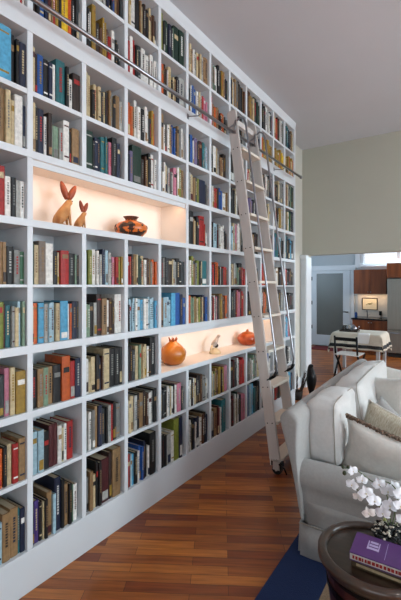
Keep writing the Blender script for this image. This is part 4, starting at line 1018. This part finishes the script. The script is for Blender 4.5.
for i, (a, b, what) in enumerate(((-.09, -.05, 'front left'), (-.10, .05, 'back left'), (-.02, .06, 'back middle'))):
    o = MB().lathe([(0, 0), (.028, 0), (.034, .10), (.031, .10), (.026, .006), (0, .006)], 18).build('drinking_glass', glass, smooth=True, loc=(tx + a, ty + b, zt))
    tag(o, 'clear drinking glass at the %s of the kitchen tray' % what, 'glass', 'glasses on the kitchen tray')
# white folded napkin on the table edge
vs = []; fs = []; nx, ny = 8, 14
for i in range(nx + 1):
    for j in range(ny + 1):
        u, v = i / nx, j / ny; s = v * .30
        e = .14
        if s < e: yy, zz = -hd + (e - s) - .005, th + .011
        else: yy, zz = -hd - .028 - (s - e) * .2, th + .008 - (s - e)
        vs.append((tcx + .02 + u * .20 + .02 * math.sin(v * 3), tcy + yy + .004 * math.sin(u * 9), zz))
for i in range(nx):
    for j in range(ny): a = i * (ny + 1) + j; fs.append((a, a + 1, a + ny + 2, a + ny + 1))
o = MB().add(vs, fs).build('napkin', mat('white napkin', 'efedea', .9), smooth=True); md = o.modifiers.new('S', 'SOLIDIFY'); md.thickness = .004
tag(o, 'white napkin hanging over the front edge of the kitchen table', 'napkin')
# folding bistro chair
def folding_chair(x, y, rz, label):
    root = empty('folding_chair', (x, y, 0), rz); root.scale = (1, 1, .95); tag(root, label, 'chair', 'black folding chairs at the kitchen table')
    for s in (-1, 1):
        MB().tube([(s * .20, -.22, 0), (s * .20, .0, .30), (s * .20, .17, .46)], .017, 8).build('leg', blackm, root, smooth=True)
        MB().tube([(s * .18, .20, 0), (s * .18, -.02, .30), (s * .18, -.17, .46), (s * .18, -.22, .80)], .017, 8).build('leg', blackm, root, smooth=True)
    MB().box(-.17, .17, -.225, -.212, .72, .78).build('backrest_slat', blackm, root, bevel=.003); MB().box(-.17, .17, -.212, -.20, .62, .65).build('backrest_slat', blackm, root, bevel=.003)
    MB().tube([(-.2, -.20, .03), (.2, -.20, .03)], .009).build('stretcher', blackm, root)
    MB().tube([(-.18, .18, .03), (.18, .18, .03)], .009).build('stretcher', blackm, root)
    mb = MB()
    for k in range(6): mb.box(-.2, .2, -.19 + k * .064, -.19 + k * .064 + .05, .46, .478)
    mb.build('seat', mat('white slats', 'dcdad6', .5), root, bevel=.003)
    return root
folding_chair(.26, 6.95, R(-4), 'black folding chair with white slatted seat in front of the kitchen table')
# black bird sculpture & twigs at the opening
c = at(311.5, 390, 5.4); sx_, sy_ = c.x, c.y
root = empty('bird_sculpture', (sx_, sy_, 0), R(-34)); root.scale = (.85, .85, .93); tag(root, 'tall black bird-like sculpture standing on the floor by the white casing', 'sculpture')
skin('body', [(0, 0, .10), (-.01, 0, .20), (.0, 0, .30), (0, 0, .40), (-.03, 0, .48), (-.02, 0, .53), (.04, 0, .535)], [(i, i + 1) for i in range(6)], [.03, .06, .09, .085, .05, .045, .012], blackm, root)
MB().lathe([(0, 0), (.11, 0), (.10, .03), (.03, .05), (0, .05)], 20).build('base', blackm, root, smooth=True)
for s in (-1, 1): MB().tube([(.02, s * .025, .15), (.02, s * .03, .03)], .012).build('leg', blackm, root, smooth=True)
c = at(302.5, 390, 5.35); root = empty('branch_bundle', (c.x - .12, c.y + .12, 0)); tag(root, 'bundle of dark brown branches in a low basket beside the bookcase end', 'branches')
mb = MB(); rng = random.Random(6)
for k in range(14):
    a = rng.uniform(0, 6.28); P = [Vector((.03 * math.cos(a), .03 * math.sin(a), .06))]
    for i in range(5): P.append(P[-1] + Vector((.022 * math.cos(a) + rng.uniform(-.015, .015), .022 * math.sin(a) + rng.uniform(-.015, .015), rng.uniform(.05, .08))))
    mb.tube(P, [.008, .007, .006, .005, .004, .002], 6)
mb.build('branches', mat('dark twig bark', '3a261a', .8, var=.4, scale=30), root, smooth=True)
MB().lathe([(0, 0), (.06, 0), (.075, .06), (.08, .12), (.07, .12), (.06, .02), (0, .02)], 20).build('basket', mat('dark basket', '241a14', .8, var=.4, scale=60), root, smooth=True)

# ================================================================ LIGHT, CAMERA
def area(name, loc, target, sx, sy, e, col):
    L = bpy.data.lights.new(name, 'AREA'); L.shape = 'RECTANGLE'; L.size = sx; L.size_y = sy; L.energy = e; L.color = col
    o = bpy.data.objects.new(name, L); COL.objects.link(o); o.location = loc
    o.rotation_euler = (Vector(target) - Vector(loc)).to_track_quat('-Z', 'Y').to_euler(); return o
day = (.77, .92, 1.0)
for i, (a, b) in enumerate(((-2.6, -.6), (0, 2), (2.6, 4.6))):
    area('daylight_window', (5.95, (a + b) / 2, 1.9), (0, (a + b) / 2, 1.3), 1.9, 2.3, (8, 95, 185)[i], day)
area('daylight_window', (2.6, -3.05, 1.9), (2.6, 0, 1.8), 3.9, 2.3, 26, (.95, .97, 1.0))
area('kitchen_daylight', (.43, 10.40, 2.34), (.43, 8.5, .8), 1.1, .33, 34, (.62, .86, 1))
area('kitchen_side_fill', (4.5, 8.4, 1.9), (.5, 9.0, 1.0), 1.6, 1.6, 150, (.92, .96, 1))  # added fill to brighten the kitchen; the right wall has no window
area('kitchen_left_fill', (-2.1, 8.2, 2.0), (-.6, 10.5, 1.6), 1.4, 1.2, 38, (.55, .78, 1))  # added blue fill for the door wall; no window on the left
area('under_cabinet_lamp', (X_at(370, 10.15), 10.33, 1.39), (X_at(370, 10.15), 10.40, .8), .7, .05, 2.2, (1, .72, .45))
# point lights added out of view to brighten the ceiling
for x, y in ((2.2, .4), (2.8, 3.2)):
    L = bpy.data.lights.new('ceiling_fill', 'POINT'); L.energy = 15; L.color = (1, .95, .9); L.shadow_soft_size = .12
    o = bpy.data.objects.new('ceiling_fill', L); COL.objects.link(o); o.location = (x + 1.6, y, 3.3)
for i, y in enumerate((-1.4, 1.0, 3.4)):     # unseen spots added so the floor bounces warm light up under the shelves
    L = bpy.data.lights.new('floor_bounce_spot', 'SPOT'); L.energy = 2600; L.color = (1, .80, .58); L.spot_size = math.radians(46); L.spot_blend = .4; L.shadow_soft_size = .1
    o = bpy.data.objects.new('floor_bounce_spot', L); COL.objects.link(o); o.location = (5.85, y, 3.0)
    o.rotation_euler = (Vector((4.5, y + .2, 0)) - o.location).to_track_quat('-Z', 'Y').to_euler()
w = bpy.data.worlds.new('World'); scn.world = w; w.use_nodes = True
bg = w.node_tree.nodes['Background']; bg.inputs[0].default_value = (.82, .9, 1, 1); bg.inputs[1].default_value = 1.6
cam = bpy.data.cameras.new('Camera'); co = bpy.data.objects.new('Camera', cam); COL.objects.link(co)
cam.sensor_fit = 'HORIZONTAL'; cam.sensor_width = 36; cam.lens = FPX / 401 * 36; cam.shift_y = -(300 - HY) / 401
co.location = (CAMX, 0, CAMZ); co.rotation_euler = (PI / 2, 0, TH); cam.clip_start = .05
scn.camera = co
vs_ = scn.view_settings; vs_.view_transform = 'Standard'; vs_.look = 'None'; vs_.gamma = 1; vs_.use_curve_mapping = False; vs_.exposure = 0
scn.cycles.use_denoising = True
scn.cycles.max_bounces = 8; scn.cycles.diffuse_bounces = 3
scn.cycles.use_adaptive_sampling = False
